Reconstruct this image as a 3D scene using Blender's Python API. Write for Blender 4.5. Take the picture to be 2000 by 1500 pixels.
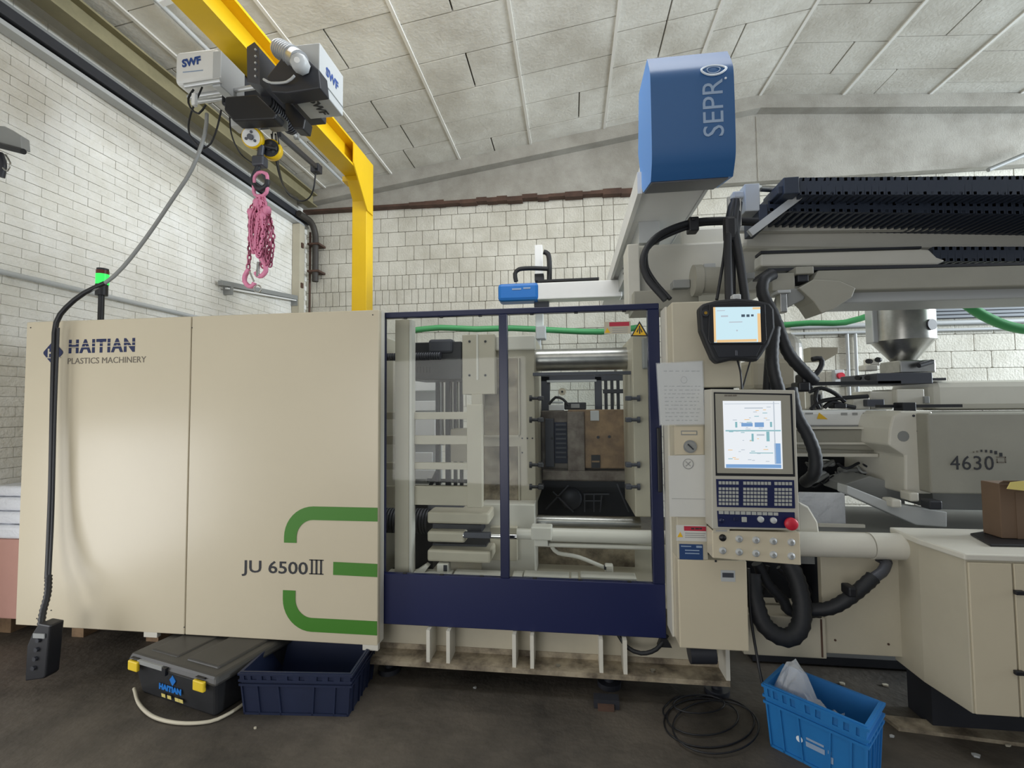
import bpy, bmesh, math, random
import numpy as np
from mathutils import Vector, Matrix
random.seed(7)
for o in list(bpy.data.objects): bpy.data.objects.remove(o)
C = bpy.context.scene.collection
S = bpy.context.scene

# ------------------------------------------------------------------ camera
F = 911.0
YAW, PIT, ROL = math.radians(7.16), math.radians(2.55), math.radians(-.494)
CAM = Vector((0, 0, 1.70))
_f = Vector((-math.sin(YAW)*math.cos(PIT), math.cos(YAW)*math.cos(PIT), math.sin(PIT)))
_r = Vector((math.cos(YAW), math.sin(YAW), 0)); _u = _r.cross(_f)
_c, _s = math.cos(ROL), math.sin(ROL)
_r, _u = _c*_r + _s*_u, -_s*_r + _c*_u
cd = bpy.data.cameras.new('camera'); cam = bpy.data.objects.new('camera', cd); C.objects.link(cam)
cd.sensor_fit = 'HORIZONTAL'; cd.sensor_width = 36; cd.lens = F*36/2000; cd.clip_start = .05
cam.matrix_world = Matrix(((_r.x, _u.x, -_f.x, CAM.x), (_r.y, _u.y, -_f.y, CAM.y), (_r.z, _u.z, -_f.z, CAM.z), (0, 0, 0, 1)))
S.camera = cam
def P(px, py, Y=None, X=None, Z=None):
    """the point of the place seen at a pixel of the 2000x1500 photograph, at a known depth, side or height"""
    d = _f + _r*((px-1000)/F) - _u*((py-750)/F)
    t = (Y-CAM.y)/d.y if Y is not None else (X-CAM.x)/d.x if X is not None else (Z-CAM.z)/d.z
    return CAM + d*t
def proj(p):
    v = Vector(p)-CAM; w = v.dot(_f)
    return (1000+F*v.dot(_r)/w, 750-F*v.dot(_u)/w, w)

# ------------------------------------------------------------------ light
W = bpy.data.worlds.new('world'); S.world = W; W.use_nodes = True
bg = W.node_tree.nodes['Background']; bg.inputs[0].default_value = (.86, .93, 1, 1); bg.inputs[1].default_value = .32
def area(name, loc, target, sx, sy, power, col):
    l = bpy.data.lights.new(name, 'AREA'); l.shape = 'RECTANGLE'; l.size = sx; l.size_y = sy; l.energy = power; l.color = col
    o = bpy.data.objects.new(name, l); C.objects.link(o); o.location = loc
    o.rotation_euler = (Vector(target)-Vector(loc)).to_track_quat('-Z', 'Y').to_euler(); return o
area('skylight_strip', (0.0, -1.2, 5.2), (-0.6, 4.2, 1.2), 4.5, 1.6, 25, (1, .95, .88))
area('window_right', (15.0, 3.2, 4.6), (-4.4, 4.6, 2.9), 4.4, 3.4, 1750, (.9, .96, 1))
area('back_wall_fill', (-.8, 3.0, 5.45), (-.3, 6.0, 1.8), 5.0, 1.0, 118, (.97, .985, 1))  # unseen fill light added to lift the back wall and machine interior
area('ceiling_fill', (11.0, 4.4, 3.0), (2.2, 5.4, 6.3), 3.0, 2.0, 400, (.76, .9, 1))  # unseen fill light added to brighten the ceiling at the right
area('daylight_doorway', (-4.45, 1.1, .8), (-2.0, 1.6, .8), 1.5, 1.4, 34, (.97, .98, 1))
area('yard_gate', (-2.4, -3.2, 1.4), (-3.5, 3.0, 1.2), 3.2, 2.4, 106, (1, .985, .95))
vs = S.view_settings; vs.view_transform = 'Standard'; vs.look = 'None'; vs.gamma = 1; vs.use_curve_mapping = False; vs.exposure = 0.0

# ------------------------------------------------------------------ materials
def lin(h):
    v = [int(h[i:i+2], 16)/255 for i in (0, 2, 4)]
    return tuple(c/12.92 if c <= .04045 else ((c+.055)/1.055)**2.4 for c in v)+(1,)
def mat(name, h, rough=.5, metal=0, var=0, scale=4, bump=0, bscale=60, h2=None, spec=.5, coat=0):
    m = bpy.data.materials.new(name); m.use_nodes = True; nt = m.node_tree; b = nt.nodes['Principled BSDF']
    b.inputs['Base Color'].default_value = lin(h); b.inputs['Roughness'].default_value = rough; b.inputs['Metallic'].default_value = metal
    b.inputs['Specular IOR Level'].default_value = spec; b.inputs['Coat Weight'].default_value = coat
    tc = nt.nodes.new('ShaderNodeTexCoord')
    if var or h2:
        n = nt.nodes.new('ShaderNodeTexNoise'); n.inputs['Scale'].default_value = scale; n.inputs['Detail'].default_value = 8; n.inputs['Roughness'].default_value = .65
        geo = nt.nodes.new('ShaderNodeNewGeometry'); nt.links.new(geo.outputs['Position'], n.inputs['Vector'])
        r = nt.nodes.new('ShaderNodeValToRGB'); nt.links.new(n.outputs['Fac'], r.inputs[0])
        a = lin(h); d = lin(h2) if h2 else tuple(x*(1-var) for x in a[:3])+(1,)
        r.color_ramp.elements[0].position = .36; r.color_ramp.elements[1].position = .62
        r.color_ramp.elements[0].color = d; r.color_ramp.elements[1].color = a
        nt.links.new(r.outputs[0], b.inputs['Base Color'])
    if bump:
        n2 = nt.nodes.new('ShaderNodeTexNoise'); n2.inputs['Scale'].default_value = bscale; n2.inputs['Detail'].default_value = 5
        geo2 = nt.nodes.new('ShaderNodeNewGeometry'); nt.links.new(geo2.outputs['Position'], n2.inputs['Vector'])
        bp = nt.nodes.new('ShaderNodeBump'); bp.inputs['Strength'].default_value = bump; bp.inputs['Distance'].default_value = .02
        nt.links.new(n2.outputs['Fac'], bp.inputs['Height']); nt.links.new(bp.outputs[0], b.inputs['Normal'])
    return m
def emis(name, h, s=1.0):
    m = bpy.data.materials.new(name); m.use_nodes = True; nt = m.node_tree; b = nt.nodes['Principled BSDF']
    b.inputs['Base Color'].default_value = (0, 0, 0, 1); b.inputs['Roughness'].default_value = .3
    b.inputs['Emission Color'].default_value = lin(h); b.inputs['Emission Strength'].default_value = s; return m
def glass(name, tint=(.97, .98, .98, 1), refl=.07, rough=.02):
    m = bpy.data.materials.new(name); m.use_nodes = True; nt = m.node_tree; nt.nodes.clear()
    o = nt.nodes.new('ShaderNodeOutputMaterial'); t = nt.nodes.new('ShaderNodeBsdfTransparent'); g = nt.nodes.new('ShaderNodeBsdfGlossy'); x = nt.nodes.new('ShaderNodeMixShader')
    t.inputs[0].default_value = tint; g.inputs['Roughness'].default_value = rough; x.inputs[0].default_value = refl
    nt.links.new(t.outputs[0], x.inputs[1]); nt.links.new(g.outputs[0], x.inputs[2]); nt.links.new(x.outputs[0], o.inputs[0]); return m
M = dict(
    cream=mat('cream_paint', 'C9BFA8', .3, var=.03, scale=1.5), greige=mat('grey_cream_paint', '9C9A8F', .45, var=.08, scale=3), echain=mat('energy_chain_plastic', '2B3342', .5), bwhite=mat('brightened_white', 'F2F3F4', .6), cream2=mat('cream_paint_matt', 'BDB6A3', .5, var=.08, scale=3),
    creamw=mat('white_cream_paint', 'D3D0C5', .35, var=.04), grime=mat('grimy_cream', 'A89C86', .6, h2='5E5447', scale=7),
    navy=mat('navy_paint', '10193F', .35), navyp=mat('navy_panel', '101A48', .4), white=mat('white_paint', 'E2E3E2', .4, var=.04),
    wallw=mat('whitewashed_brick', 'ECEBE6', .85, var=.1, scale=2.2, bump=.5, bscale=35, h2='D9D6CC'),
    block=mat('whitewashed_block', 'DAD7CC', .9, var=.1, scale=2, bump=.4, bscale=40, h2='C4C0B3'),
    mortar=mat('dark_mortar', 'ADA89D', .95, var=.3, scale=6), mortarw=mat('pale_mortar', 'DAD7CD', .95, var=.12, scale=6),
    ceil=mat('whitewashed_ceiling_slab', 'DEDCD4', .9, bump=.25, bscale=30, h2='BDB8AD', scale=1.0), ceilb=mat('ceiling_joint', '6B665C', .95),
    rib=mat('white_rib', 'E6E4DE', .8), rafter=mat('concrete_rafter', 'A9A69E', .85, h2='918D84', scale=1.6, bump=.2),
    floor=mat('dark_concrete_floor', '5A534A', .65, h2='2E2A25', scale=1.1, bump=.3, bscale=22),
    yellow=mat('crane_yellow', 'E8BE10', .42, var=.06, scale=2), lgreige=mat('grey_cream_raised', 'CDCBC1', .42, var=.06, scale=3), olive=mat('dusty_yellow', '8A8365', .6, var=.2), black=mat('black_plastic', '14151A', .45),  # lgreige: grey cream raised to offset the chain's shadow on the beams
    rubber=mat('black_rubber', '17191E', .6), dark=mat('dark_steel', '2A2C33', .5, var=.2), gun=mat('gunmetal', '4A4C54', .45, .3), grey=mat('grey_paint', '8B8D8C', .5),
    lgrey=mat('light_grey_paint', 'B6B9BA', .45), steel=mat('brushed_steel', 'B9B8B4', .28, 1, var=.2, scale=9), chrome=mat('chrome', 'D8D8D8', .12, 1),
    alu=mat('aluminium', 'C4C6C8', .38, .7), rust=mat('rusty_iron', '5A4236', .8, var=.4), pipe=mat('dark_pipe', '3A3632', .6, var=.2),
    pink=mat('pink_chain_paint', 'E88FB2', .4, var=.15, scale=30), pinkd=mat('pink_cardboard', 'C3968A', .8, var=.05), wood=mat('pallet_wood', '8C7358', .8, h2='6A543F', scale=8),
    blue=mat('robot_blue', '1C6FC0', .35), blue_lit=mat('robot_blue_lit', '5E9BEA', .4), blue_shaded=mat('robot_blue_shaded', '22558A', .42), crate=mat('blue_crate_plastic', '2272B4', .42, var=.08, scale=6), crate_shaded=mat('blue_crate_shaded', '1E66A4', .5),  # robot blues: side lit, front shaded; crate inside: blue with shade painted in
    dcrate=mat('navy_crate_plastic', '1A2440', .5, var=.15), tool=mat('charcoal_toolbox', '27282B', .5, var=.25, scale=10), tlid=mat('toolbox_lid', '3B3A38', .42, var=.2), yclip=mat('yellow_clip', 'DDBE28', .5),
    green=mat('stripe_green', '3D7A1E', .5), hose=mat('green_hose', '4FA869', .4), ink=mat('dark_ink', '2A2B30', .6), inkb=mat('navy_ink', '17244F', .6), inkg=mat('grey_ink', '6E675E', .6), inkw=mat('pale_ink', '8FA3BE', .5), inkww=mat('white_ink', 'DCE6F0', .5), swf=mat('blue_ink', '2C4A8C', .5),
    paper=mat('paper', 'CDCDC9', .7, var=.04), pgrey=mat('pencil_grey', '9B9C9C', .8), red=mat('red_plastic', 'C02438', .4), sred=mat('sticker_red', 'B02A40', .5), syel=mat('sticker_yellow', 'E2B422', .5), sblue=mat('sticker_blue', '1F3F70', .5),
    card=mat('cardboard', '6B5644', .8, var=.1), tape=mat('yellow_tape', 'D8C878', .4), key=mat('key_grey', 'A9ABA6', .5), bezel=mat('bezel_grey', '9B988C', .45), frameg=mat('panel_frame', 'B5B2A7', .45),
    mould=mat('mould_steel', '7C746A', .4, .35, h2='5A5048', scale=8), brown=mat('oily_brown_plate', '8C7355', .45, .2, h2='6A5642', scale=7), near_black=mat('dark_interior', '1D2028', .6),  # dark_interior paints the shade in hollows; also used on plain dark plates
    wgold=mat('brass', 'B08A3A', .35, .8), foil=mat('white_film', 'E6E9F0', .35, bump=.8, bscale=18), film=None,
    pane=glass('clear_polycarbonate', (.95, .965, .965, 1), .012, .03), scr=emis('screen_white', 'EEF3F8', .95), scrb=emis('screen_blue', '7FA8D8', .9), scrt=emis('screen_teal', '8CBEC6', .9), scrg=emis('screen_grey', 'C2CCD6', .9), scro=emis('screen_orange', 'F0C890', .95), scrc=emis('screen_cyan', 'CDEBF5', .98), scrd=emis('screen_dark', '5A6E80', .6), led=emis('green_lamp', '38E860', 1.3),
    redg=mat('dark_red_lamp', '5A1E18', .3), curtain=mat('grey_louvre', '767C82', .6), sage=mat('faded_paint', 'B9BFB5', .6),
)

def film_mat(name):
    m = bpy.data.materials.new(name); m.use_nodes = True; nt = m.node_tree; nt.nodes.clear()
    o = nt.nodes.new('ShaderNodeOutputMaterial'); t = nt.nodes.new('ShaderNodeBsdfTransparent'); g = nt.nodes.new('ShaderNodeBsdfPrincipled'); x = nt.nodes.new('ShaderNodeMixShader')
    g.inputs['Base Color'].default_value = (.8, .83, .86, 1); g.inputs['Roughness'].default_value = .25; x.inputs[0].default_value = .22
    nt.links.new(t.outputs[0], x.inputs[1]); nt.links.new(g.outputs[0], x.inputs[2]); nt.links.new(x.outputs[0], o.inputs[0]); return m
M['film'] = film_mat('clear_film')

# ------------------------------------------------------------------ mesh helpers
def rootof(p):
    v = Vector((0, 0, 0))
    while p is not None: v += p.location; p = p.parent
    return v
class MB:
    def __init__(s): s.v = []; s.f = []; s.m = []; s.sm = []; s.mats = []
    def add(s, vs_, fs, mt, smooth=False):
        if mt not in s.mats: s.mats.append(mt)
        k = len(s.v); s.v += [tuple(v) for v in vs_]
        for f in fs: s.f.append([k+i for i in f]); s.m.append(s.mats.index(mt)); s.sm.append(smooth)
        return s
    def hexa(s, c, mt): return s.add(c, [(0, 3, 2, 1), (4, 5, 6, 7), (0, 1, 5, 4), (1, 2, 6, 5), (2, 3, 7, 6), (3, 0, 4, 7)], mt)
    def box(s, x0, x1, y0, y1, z0, z1, mt):
        x0, x1 = sorted((x0, x1)); y0, y1 = sorted((y0, y1)); z0, z1 = sorted((z0, z1))
        return s.hexa([(x0, y0, z0), (x1, y0, z0), (x1, y1, z0), (x0, y1, z0), (x0, y0, z1), (x1, y0, z1), (x1, y1, z1), (x0, y1, z1)], mt)
    def rbox(s, x0, x1, y0, y1, z0, z1, mt, r=.01, n=2):
        x0, x1 = sorted((x0, x1)); y0, y1 = sorted((y0, y1)); z0, z1 = sorted((z0, z1))
        bm = bmesh.new(); bmesh.ops.create_cube(bm, size=1)
        for v in bm.verts: v.co = Vector(((x0+x1)/2+v.co.x*(x1-x0), (y0+y1)/2+v.co.y*(y1-y0), (z0+z1)/2+v.co.z*(z1-z0)))
        bmesh.ops.bevel(bm, geom=list(bm.edges), offset=min(r, .49*min(x1-x0, y1-y0, z1-z0)), segments=n, affect='EDGES', profile=.5)
        bm.verts.index_update(); s.add([v.co.copy() for v in bm.verts], [[v.index for v in f.verts] for f in bm.faces], mt, False); bm.free(); return s
    def bar(s, a, b, w, h, mt, up=(0, 0, 1)):
        a, b = Vector(a), Vector(b); d = (b-a).normalized(); u = Vector(up)
        if abs(d.dot(u)) > .98: u = Vector((0, 1, 0))
        x = d.cross(u).normalized()*w/2; z = x.cross(d).normalized()*h/2
        return s.hexa([a-x-z, a+x-z, b+x-z, b-x-z, a-x+z, a+x+z, b+x+z, b-x+z], mt)
    def cyl(s, a, b, r0, mt, r1=None, n=16, caps=True, smooth=True):
        a, b = Vector(a), Vector(b); r1 = r0 if r1 is None else r1; d = (b-a).normalized()
        x = d.orthogonal().normalized(); y = d.cross(x)
        c = [math.cos(2*math.pi*i/n) for i in range(n)]; q = [math.sin(2*math.pi*i/n) for i in range(n)]
        vs_ = [a+(x*c[i]+y*q[i])*r0 for i in range(n)]+[b+(x*c[i]+y*q[i])*r1 for i in range(n)]
        s.add(vs_, [(i, (i+1) % n, n+(i+1) % n, n+i) for i in range(n)], mt, smooth)
        if caps: s.add(vs_, [list(range(n))[::-1], list(range(n, 2*n))], mt)
        return s
    def prism(s, poly, mt, off):
        """closed polygon of 3-D points pushed along off"""
        n = len(poly); off = Vector(off); vs_ = [Vector(p) for p in poly]; vs_ += [p+off for p in vs_]
        return s.add(vs_, [list(range(n))[::-1], list(range(n, 2*n))]+[(i, (i+1) % n, n+(i+1) % n, n+i) for i in range(n)], mt)
    def lathe(s, prof, o, mt, n=28, axis=(0, 0, 1)):
        d = Vector(axis).normalized(); x = d.orthogonal().normalized(); y = d.cross(x); o = Vector(o); vs_ = []
        for r, z in prof: vs_ += [o+d*z+(x*math.cos(2*math.pi*i/n)+y*math.sin(2*math.pi*i/n))*r for i in range(n)]
        fs = [(j*n+i, j*n+(i+1) % n, (j+1)*n+(i+1) % n, (j+1)*n+i) for j in range(len(prof)-1) for i in range(n)]
        return s.add(vs_, fs, mt, True)
    def tube(s, pts, r, mt, n=8, step=.03, ripple=0, close=False):
        pts = [Vector(p) for p in pts]
        if len(pts) > 2 or close:
            q = ([pts[-1]]+pts+[pts[0], pts[1]]) if close else ([2*pts[0]-pts[1]]+pts+[2*pts[-1]-pts[-2]]); out = []
            for i in range(1, len(q)-2):
                p0, p1, p2, p3 = q[i-1:i+3]; k = max(2, min(60, int((p2-p1).length/step)))
                for j in range(k):
                    t = j/k; out.append(.5*((2*p1)+(p2-p0)*t+(2*p0-5*p1+4*p2-p3)*t*t+(3*p1-p0-3*p2+p3)*t**3))
            if not close: out.append(pts[-1])
            pts = out
        m = len(pts); d0 = (pts[1]-pts[0]).normalized(); x = d0.orthogonal().normalized(); vs_ = []
        for i, p in enumerate(pts):
            d = ((pts[(i+1) % m]-pts[i-1]) if close else (pts[min(i+1, m-1)]-pts[max(i-1, 0)])).normalized()
            x = (x-d*x.dot(d)).normalized(); y = d.cross(x); rr = r*(1-ripple*(i % 2))
            vs_ += [p+(x*math.cos(2*math.pi*k/n)+y*math.sin(2*math.pi*k/n))*rr for k in range(n)]
        e = m if close else m-1
        fs = [(j*n+i, j*n+(i+1) % n, ((j+1) % m)*n+(i+1) % n, ((j+1) % m)*n+i) for j in range(e) for i in range(n)]
        s.add(vs_, fs, mt, True)
        if not close: s.add(vs_, [list(range(n))[::-1], list(range((m-1)*n, m*n))], mt)
        return s
    def strip(s, pts, w, mt, y, t=.002):
        """flat ribbon in the X-Z plane at depth y (a painted or stuck-on line)"""
        pts = [Vector((p[0], 0, p[1])) for p in pts]; L, R_ = [], []
        for i, p in enumerate(pts):
            d = (pts[min(i+1, len(pts)-1)]-pts[max(i-1, 0)]).normalized(); nn = Vector((-d.z, 0, d.x))*w/2
            L.append(p+nn); R_.append(p-nn)
        for i in range(len(pts)-1):
            s.prism([(q.x, y-t, q.z) for q in (L[i], L[i+1], R_[i+1], R_[i])], mt, (0, t, 0))
        return s
    def to(s, name, parent=None, bevel=0, **pr):
        me = bpy.data.meshes.new(name); o_ = rootof(parent)
        me.from_pydata([(v[0]-o_.x, v[1]-o_.y, v[2]-o_.z) for v in s.v], [], s.f)
        for m_ in s.mats: me.materials.append(M[m_] if isinstance(m_, str) else m_)
        me.polygons.foreach_set('material_index', s.m); me.polygons.foreach_set('use_smooth', s.sm); me.validate(); me.update()
        bm = bmesh.new(); bm.from_mesh(me); bmesh.ops.recalc_face_normals(bm, faces=bm.faces); bm.to_mesh(me); bm.free()
        o = bpy.data.objects.new(name, me); C.objects.link(o); o.parent = parent
        if bevel:
            b = o.modifiers.new('bevel', 'BEVEL'); b.width = bevel; b.segments = 2; b.limit_method = 'ANGLE'; b.angle_limit = .7
        for k, v in pr.items(): o[k] = v
        return o
def thing(name, label, cat, loc=(0, 0, 0), group=None):
    o = bpy.data.objects.new(name, None); o.empty_display_size = .1; C.objects.link(o); o.location = loc; o['label'] = label; o['category'] = cat
    if group: o['group'] = group
    return o
def R4(px0, py0, px1, py1, Y):
    """x0, x1, z0, z1 of the upright rectangle at depth Y that fills a pixel box"""
    cx, cy = (px0+px1)/2, (py0+py1)/2
    return P(px0, cy, Y=Y).x, P(px1, cy, Y=Y).x, P(cx, py1, Y=Y).z, P(cx, py0, Y=Y).z
def bx(mb, px0, py0, px1, py1, Y, dep, mt, r=0):
    x0, x1, z0, z1 = R4(px0, py0, px1, py1, Y)
    return mb.rbox(x0, x1, Y, Y+dep, z0, z1, mt, r) if r else mb.box(x0, x1, Y, Y+dep, z0, z1, mt)
def poly(mb, pts, Y, dep, mt): return mb.prism([P(a, b, Y=Y) for a, b in pts], mt, (0, dep, 0))
def text(name, s, parent, loc, size, mt, bold=0, xs=1.0, sp=1.0, rot=None, width=None, **pr):
    cu = bpy.data.curves.new(name, 'FONT'); cu.body = s; cu.size = size; cu.offset = bold; cu.extrude = .0008; cu.resolution_u = 3; cu.space_character = sp
    t = bpy.data.objects.new(name, cu); me = bpy.data.meshes.new_from_object(t); bpy.data.objects.remove(t)
    if width:
        w = max(v.co.x for v in me.vertices)-min(v.co.x for v in me.vertices); xs = width/w
    m4 = (rot or Matrix.Rotation(math.pi/2, 4, 'X')) @ Matrix.Diagonal((xs, 1, 1, 1))
    me.transform(Matrix.Translation(Vector(loc)-rootof(parent)) @ m4); me.materials.clear(); me.materials.append(M[mt])
    o = bpy.data.objects.new(name, me); C.objects.link(o); o.parent = parent
    for k, v in pr.items(): o[k] = v
    return o

# ------------------------------------------------------------------ the setting
XL, YB = -4.4, 7.3
def roof(x): return 5.2+(x-XL)*.137 if x < 2.8 else 5.2+7.2*.137-(x-2.8)*.085
fl = MB().add([(-8, -4, 0), (10, -4, 0), (10, 8, 0), (-8, 8, 0)], [(0, 1, 2, 3)], 'floor').to('floor', kind='structure')
def slabpiece(name, parent, mesh, loc, scale, rot=None):
    o = bpy.data.objects.new(name, mesh); C.objects.link(o); o.parent = parent; o.location = Vector(loc)-rootof(parent); o.scale = scale
    if rot: o.rotation_euler = rot
    return o
def unit_piece(name, mt, r=.04):
    bm = bmesh.new(); bmesh.ops.create_cube(bm, size=1)
    me = bpy.data.meshes.new(name); bmesh.ops.bevel(bm, geom=[e for e in bm.edges], offset=r, segments=1, affect='EDGES'); bm.to_mesh(me); bm.free(); me.materials.append(M[mt]); return me
def lay(wall, name, cells, mt, seen, rest_name):
    """cells: (centre, size) of each piece; the 300 that show largest become parts, the rest one stuff part"""
    sc = []
    for i, (c, sz) in enumerate(cells):
        x, y, w = proj(c)
        s_ = max(sz)/w if w > .3 and -20 < x < 2020 and -20 < y < 1520 and seen(x, y) else 0
        sc.append((s_, i))
    sc.sort(reverse=True); me = unit_piece(name, mt); rest = MB(); k = 0
    for s_, i in sc:
        c, sz = cells[i]
        if s_ > 0 and k < 300: slabpiece(name, wall, me, c, sz); k += 1
        else: rest.box(c[0]-sz[0]/2, c[0]+sz[0]/2, c[1]-sz[1]/2, c[1]+sz[1]/2, c[2]-sz[2]/2, c[2]+sz[2]/2, mt)
    if rest.v: rest.to(rest_name, wall, kind='stuff')
# left wall, whitewashed brick
wl = MB().box(XL-.2, XL, 2.2, YB+.2, 0, 5.3, 'mortarw').box(XL-.2, XL, -3, .3, 0, 5.3, 'mortarw').box(XL-.2, XL, .3, 1.9, 2.1, 5.3, 'mortarw').box(XL-.2, XL, 1.9, 2.2, 0, 5.3, 'mortarw').to('wall_left', kind='structure')
cells = []; rnd = random.Random(3)
for k in range(62):
    z = .04+k*.08; y = 2.2+(.125 if k % 2 else 0)
    while y < YB-.1:
        p = rnd.uniform(-.002, .0035); cells.append(((XL+p, y+.125, z+.038), (.02, .2465, .0765))); y += .25
lay(wl, 'brick', cells, 'wallw', lambda x, y: y < 628 or x < 40, 'far_bricks')
# back wall, whitewashed blocks
wb = MB().box(XL-.2, 9.5, YB, YB+.2, 0, 6.3, 'mortar').to('wall_back', kind='structure')
cells = []; z = .0; k = 0
while z < 4.9:
    h = min(.24, 4.97-z)
    def run(x0, x1, w0):
        x = x0-(w0/2 if k % 2 else 0)
        while x < x1:
            w = w0*rnd.uniform(.9, 1.1); a, b = max(x, x0), min(x+w, x1)
            if b-a > .03: cells.append((((a+b)/2, YB+rnd.uniform(-.006, .0), z+h/2), (b-a-.009, .03, h-.009)))
            x += w
    if k in (14, 15): run(XL, .7, .125)
    else: run(XL, .7, .29)
    run(.7, 9.4, .5); z += h; k += 1
lay(wb, 'block', cells, 'block', lambda x, y: (y < 605 and x < 1240) or (750 < x < 1260 and y < 670) or (x > 1540 and 570 < y < 745), 'far_blocks')
# ceiling: slabs between white ribs
cl = MB()
for a, b in ((XL, 2.8), (2.8, 9.5)):
    cl.prism([(a, -3, roof(a)+.03), (b, -3, roof(b)+.03), (b, -3, roof(b)+.2), (a, -3, roof(a)+.2)], 'ceilb', (0, YB+3, 0))
cl = cl.to('ceiling', kind='structure')
slab = unit_piece('ceiling_slab', 'ceil', .012)
xs = [2.8-1.12*i for i in range(7, -1, -1)]+[2.8+1.12*i for i in range(1, 6)]
for a, b in zip(xs[:-1], xs[1:]):
    a = max(a, XL); ang = -math.atan2(roof(b)-roof(a), b-a); off = rnd.uniform(0, .5); y = 1.4+off
    while y < YB-.1:
        y1 = min(y+.56, YB-.1); cut = [a, b] if rnd.random() < .55 else [a, a+(b-a)*rnd.choice((.35, .5, .65)), b]
        for p, q in zip(cut[:-1], cut[1:]):
            m = (p+q)/2; slabpiece('ceiling_slab', cl, slab, (m, (y+y1)/2, roof(m)+.012+rnd.uniform(-.004, .004)), ((q-p)-.012, y1-y-.012, .04), (0, ang, 0))
        y = y1
    MB().bar((b, 1.4, roof(b)-.012), (b, YB, roof(b)-.012), .035, .02, 'rib').to('ceiling_rib', cl)
MB().prism([(XL, -3, roof(XL)), (2.8, -3, roof(2.8)), (9.5, -3, roof(9.5)), (9.5, -3, roof(9.5)+.02), (2.8, -3, roof(2.8)+.02), (XL, -3, roof(XL)+.02)], 'ceil', (0, 4.4, 0)).to('near_ceiling', cl)
# concrete rafter against the back wall
raf = MB().prism([(XL, YB-.14, 4.97), (9.5, YB-.14, 4.97), (9.5, YB-.14, roof(9.5)), (2.8, YB-.14, roof(2.8)), (XL, YB-.14, roof(XL))], 'rafter', (0, .14, 0)).to('trim_1', kind='structure')
fl2 = MB()
for a, b in ((XL, 2.8), (2.8, 9.5)):
    fl2.prism([(a, YB-.3, roof(a)-.2), (b, YB-.3, roof(b)-.2), (b, YB-.3, roof(b)), (a, YB-.3, roof(a))], 'rafter', (0, .16, 0))
fl2.to('rafter_flange', raf)
MB().box(2.79, 2.8, YB-.145, YB-.14, 4.97, 5.95, 'mortar').to('rafter_seam', raf)
rs = MB(); x = XL
while x < 1.3:
    w = rnd.uniform(.1, .3); big = -2.6 < x < .9
    rs.box(x, x+w, YB-.15, YB-.02, 4.94-(rnd.uniform(0, .035) if big else 0), 4.975+(rnd.uniform(.0, .03) if big else 0), 'rust'); x += w
rs.to('rust_streak', raf, label='rusty ragged line under the rafter')
# kerb and track on the floor at the right
a, b = P(1722, 1402, Z=0), P(2060, 1440, Z=0)
MB().prism([(a.x, a.y, .0), (b.x, b.y, .0), (b.x+.05, b.y-.12, .0), (a.x+.02, a.y-.1, .0)], 'grime', (0, 0, .018)).to('trim_2', kind='structure')

# ------------------------------------------------------------------ along the left wall
t = thing('eaves_gutter', 'dark steel gutter channel running along the top of the left brick wall', 'gutter', (XL, 5, 4.7))
MB().box(XL+.018, XL+.10, .5, YB-.16, 4.80, 4.86, 'grey').to('upper_lip', t)
MB().box(XL+.018, XL+.16, .5, YB-.16, 4.70, 4.79, 'dark').to('channel', t)
MB().box(XL+.018, XL+.13, .5, YB-.16, 4.64, 4.68, 'lgrey').to('lower_lip', t)
t = thing('runway_beam', 'dusty yellow steel runway beam under the ceiling above the dark gutter', 'beam', (XL+.3, 4, 4.95))
MB().box(XL+.2, XL+.36, .5, YB-.31, 4.93, 4.95, 'olive').to('lower_flange', t)
MB().box(XL+.27, XL+.285, .5, YB-.31, 4.95, 5.12, 'olive').to('web', t)
MB().box(XL+.2, XL+.36, .5, YB-.31, 5.12, 5.14, 'olive').to('upper_flange', t)
t = thing('ceiling_conduit', 'thin white conduit clipped beneath the ceiling at the left', 'conduit', (-3.6, 4, 5.25))
a = P(265, 0, Z=5.2); b = P(420, 130, Z=5.22)
xx = -3.55
MB().tube([(xx, 1.5, roof(xx)-.05), (xx, 6.9, roof(xx)-.05)], .022, 'lgrey').to('pipe', t)
MB().bar((xx-.03, 3.55, roof(xx)-.05), (xx+.5, 3.5, roof(xx+.5)-.06), .05, .04, 'white').to('bracket', t)
for yy in (2.6, 4.6, 5.6): MB().box(xx-.03, xx+.03, yy, yy+.04, roof(xx)-.08, roof(xx)-.0, 'grey').to('clip', t)
t = thing('wall_ledge_pipe', 'grey pipe running low along the white brick wall, behind the stack light', 'pipe', (XL, 4, 2.78))
MB().tube([(XL+.05, 2.4, 2.76), (XL+.05, 5.6, 2.76)], .022, 'lgrey').to('pipe', t)
for yy in (3.1, 4.0, 4.9): MB().box(XL+.002, XL+.06, yy, yy+.03, 2.745, 2.775, 'grey').to('clip', t)
t = thing('batten_rail', 'long grey steel rail on short brackets on the left wall below the chain', 'rail', (XL, 6, 3.3))
MB().bar((XL+.09, 5.25, 3.25), (XL+.09, 6.95, 3.44), .06, .06, 'grey').to('rail', t)
MB().bar((XL+.09, 5.35, 3.205), (XL+.09, 6.9, 3.39), .03, .02, 'white').to('white_edge', t)
for yy, zz in ((5.4, 3.2), (6.85, 3.36)): MB().box(XL+.002, XL+.12, yy, yy+.04, zz-.06, zz+.08, 'grey').to('bracket', t)
t = thing('corner_pipe', 'black drain pipe bending down in the corner of the two walls', 'pipe', (-4.2, 7.1, 4))
MB().tube([(XL+.22, 6.7, 4.72), (XL+.24, 7.0, 4.70), (-4.15, 7.12, 4.55), (-4.14, 7.12, 4.3), (-4.14, 7.12, 3.75)], .05, 'pipe', n=12).to('pipe', t)
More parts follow.
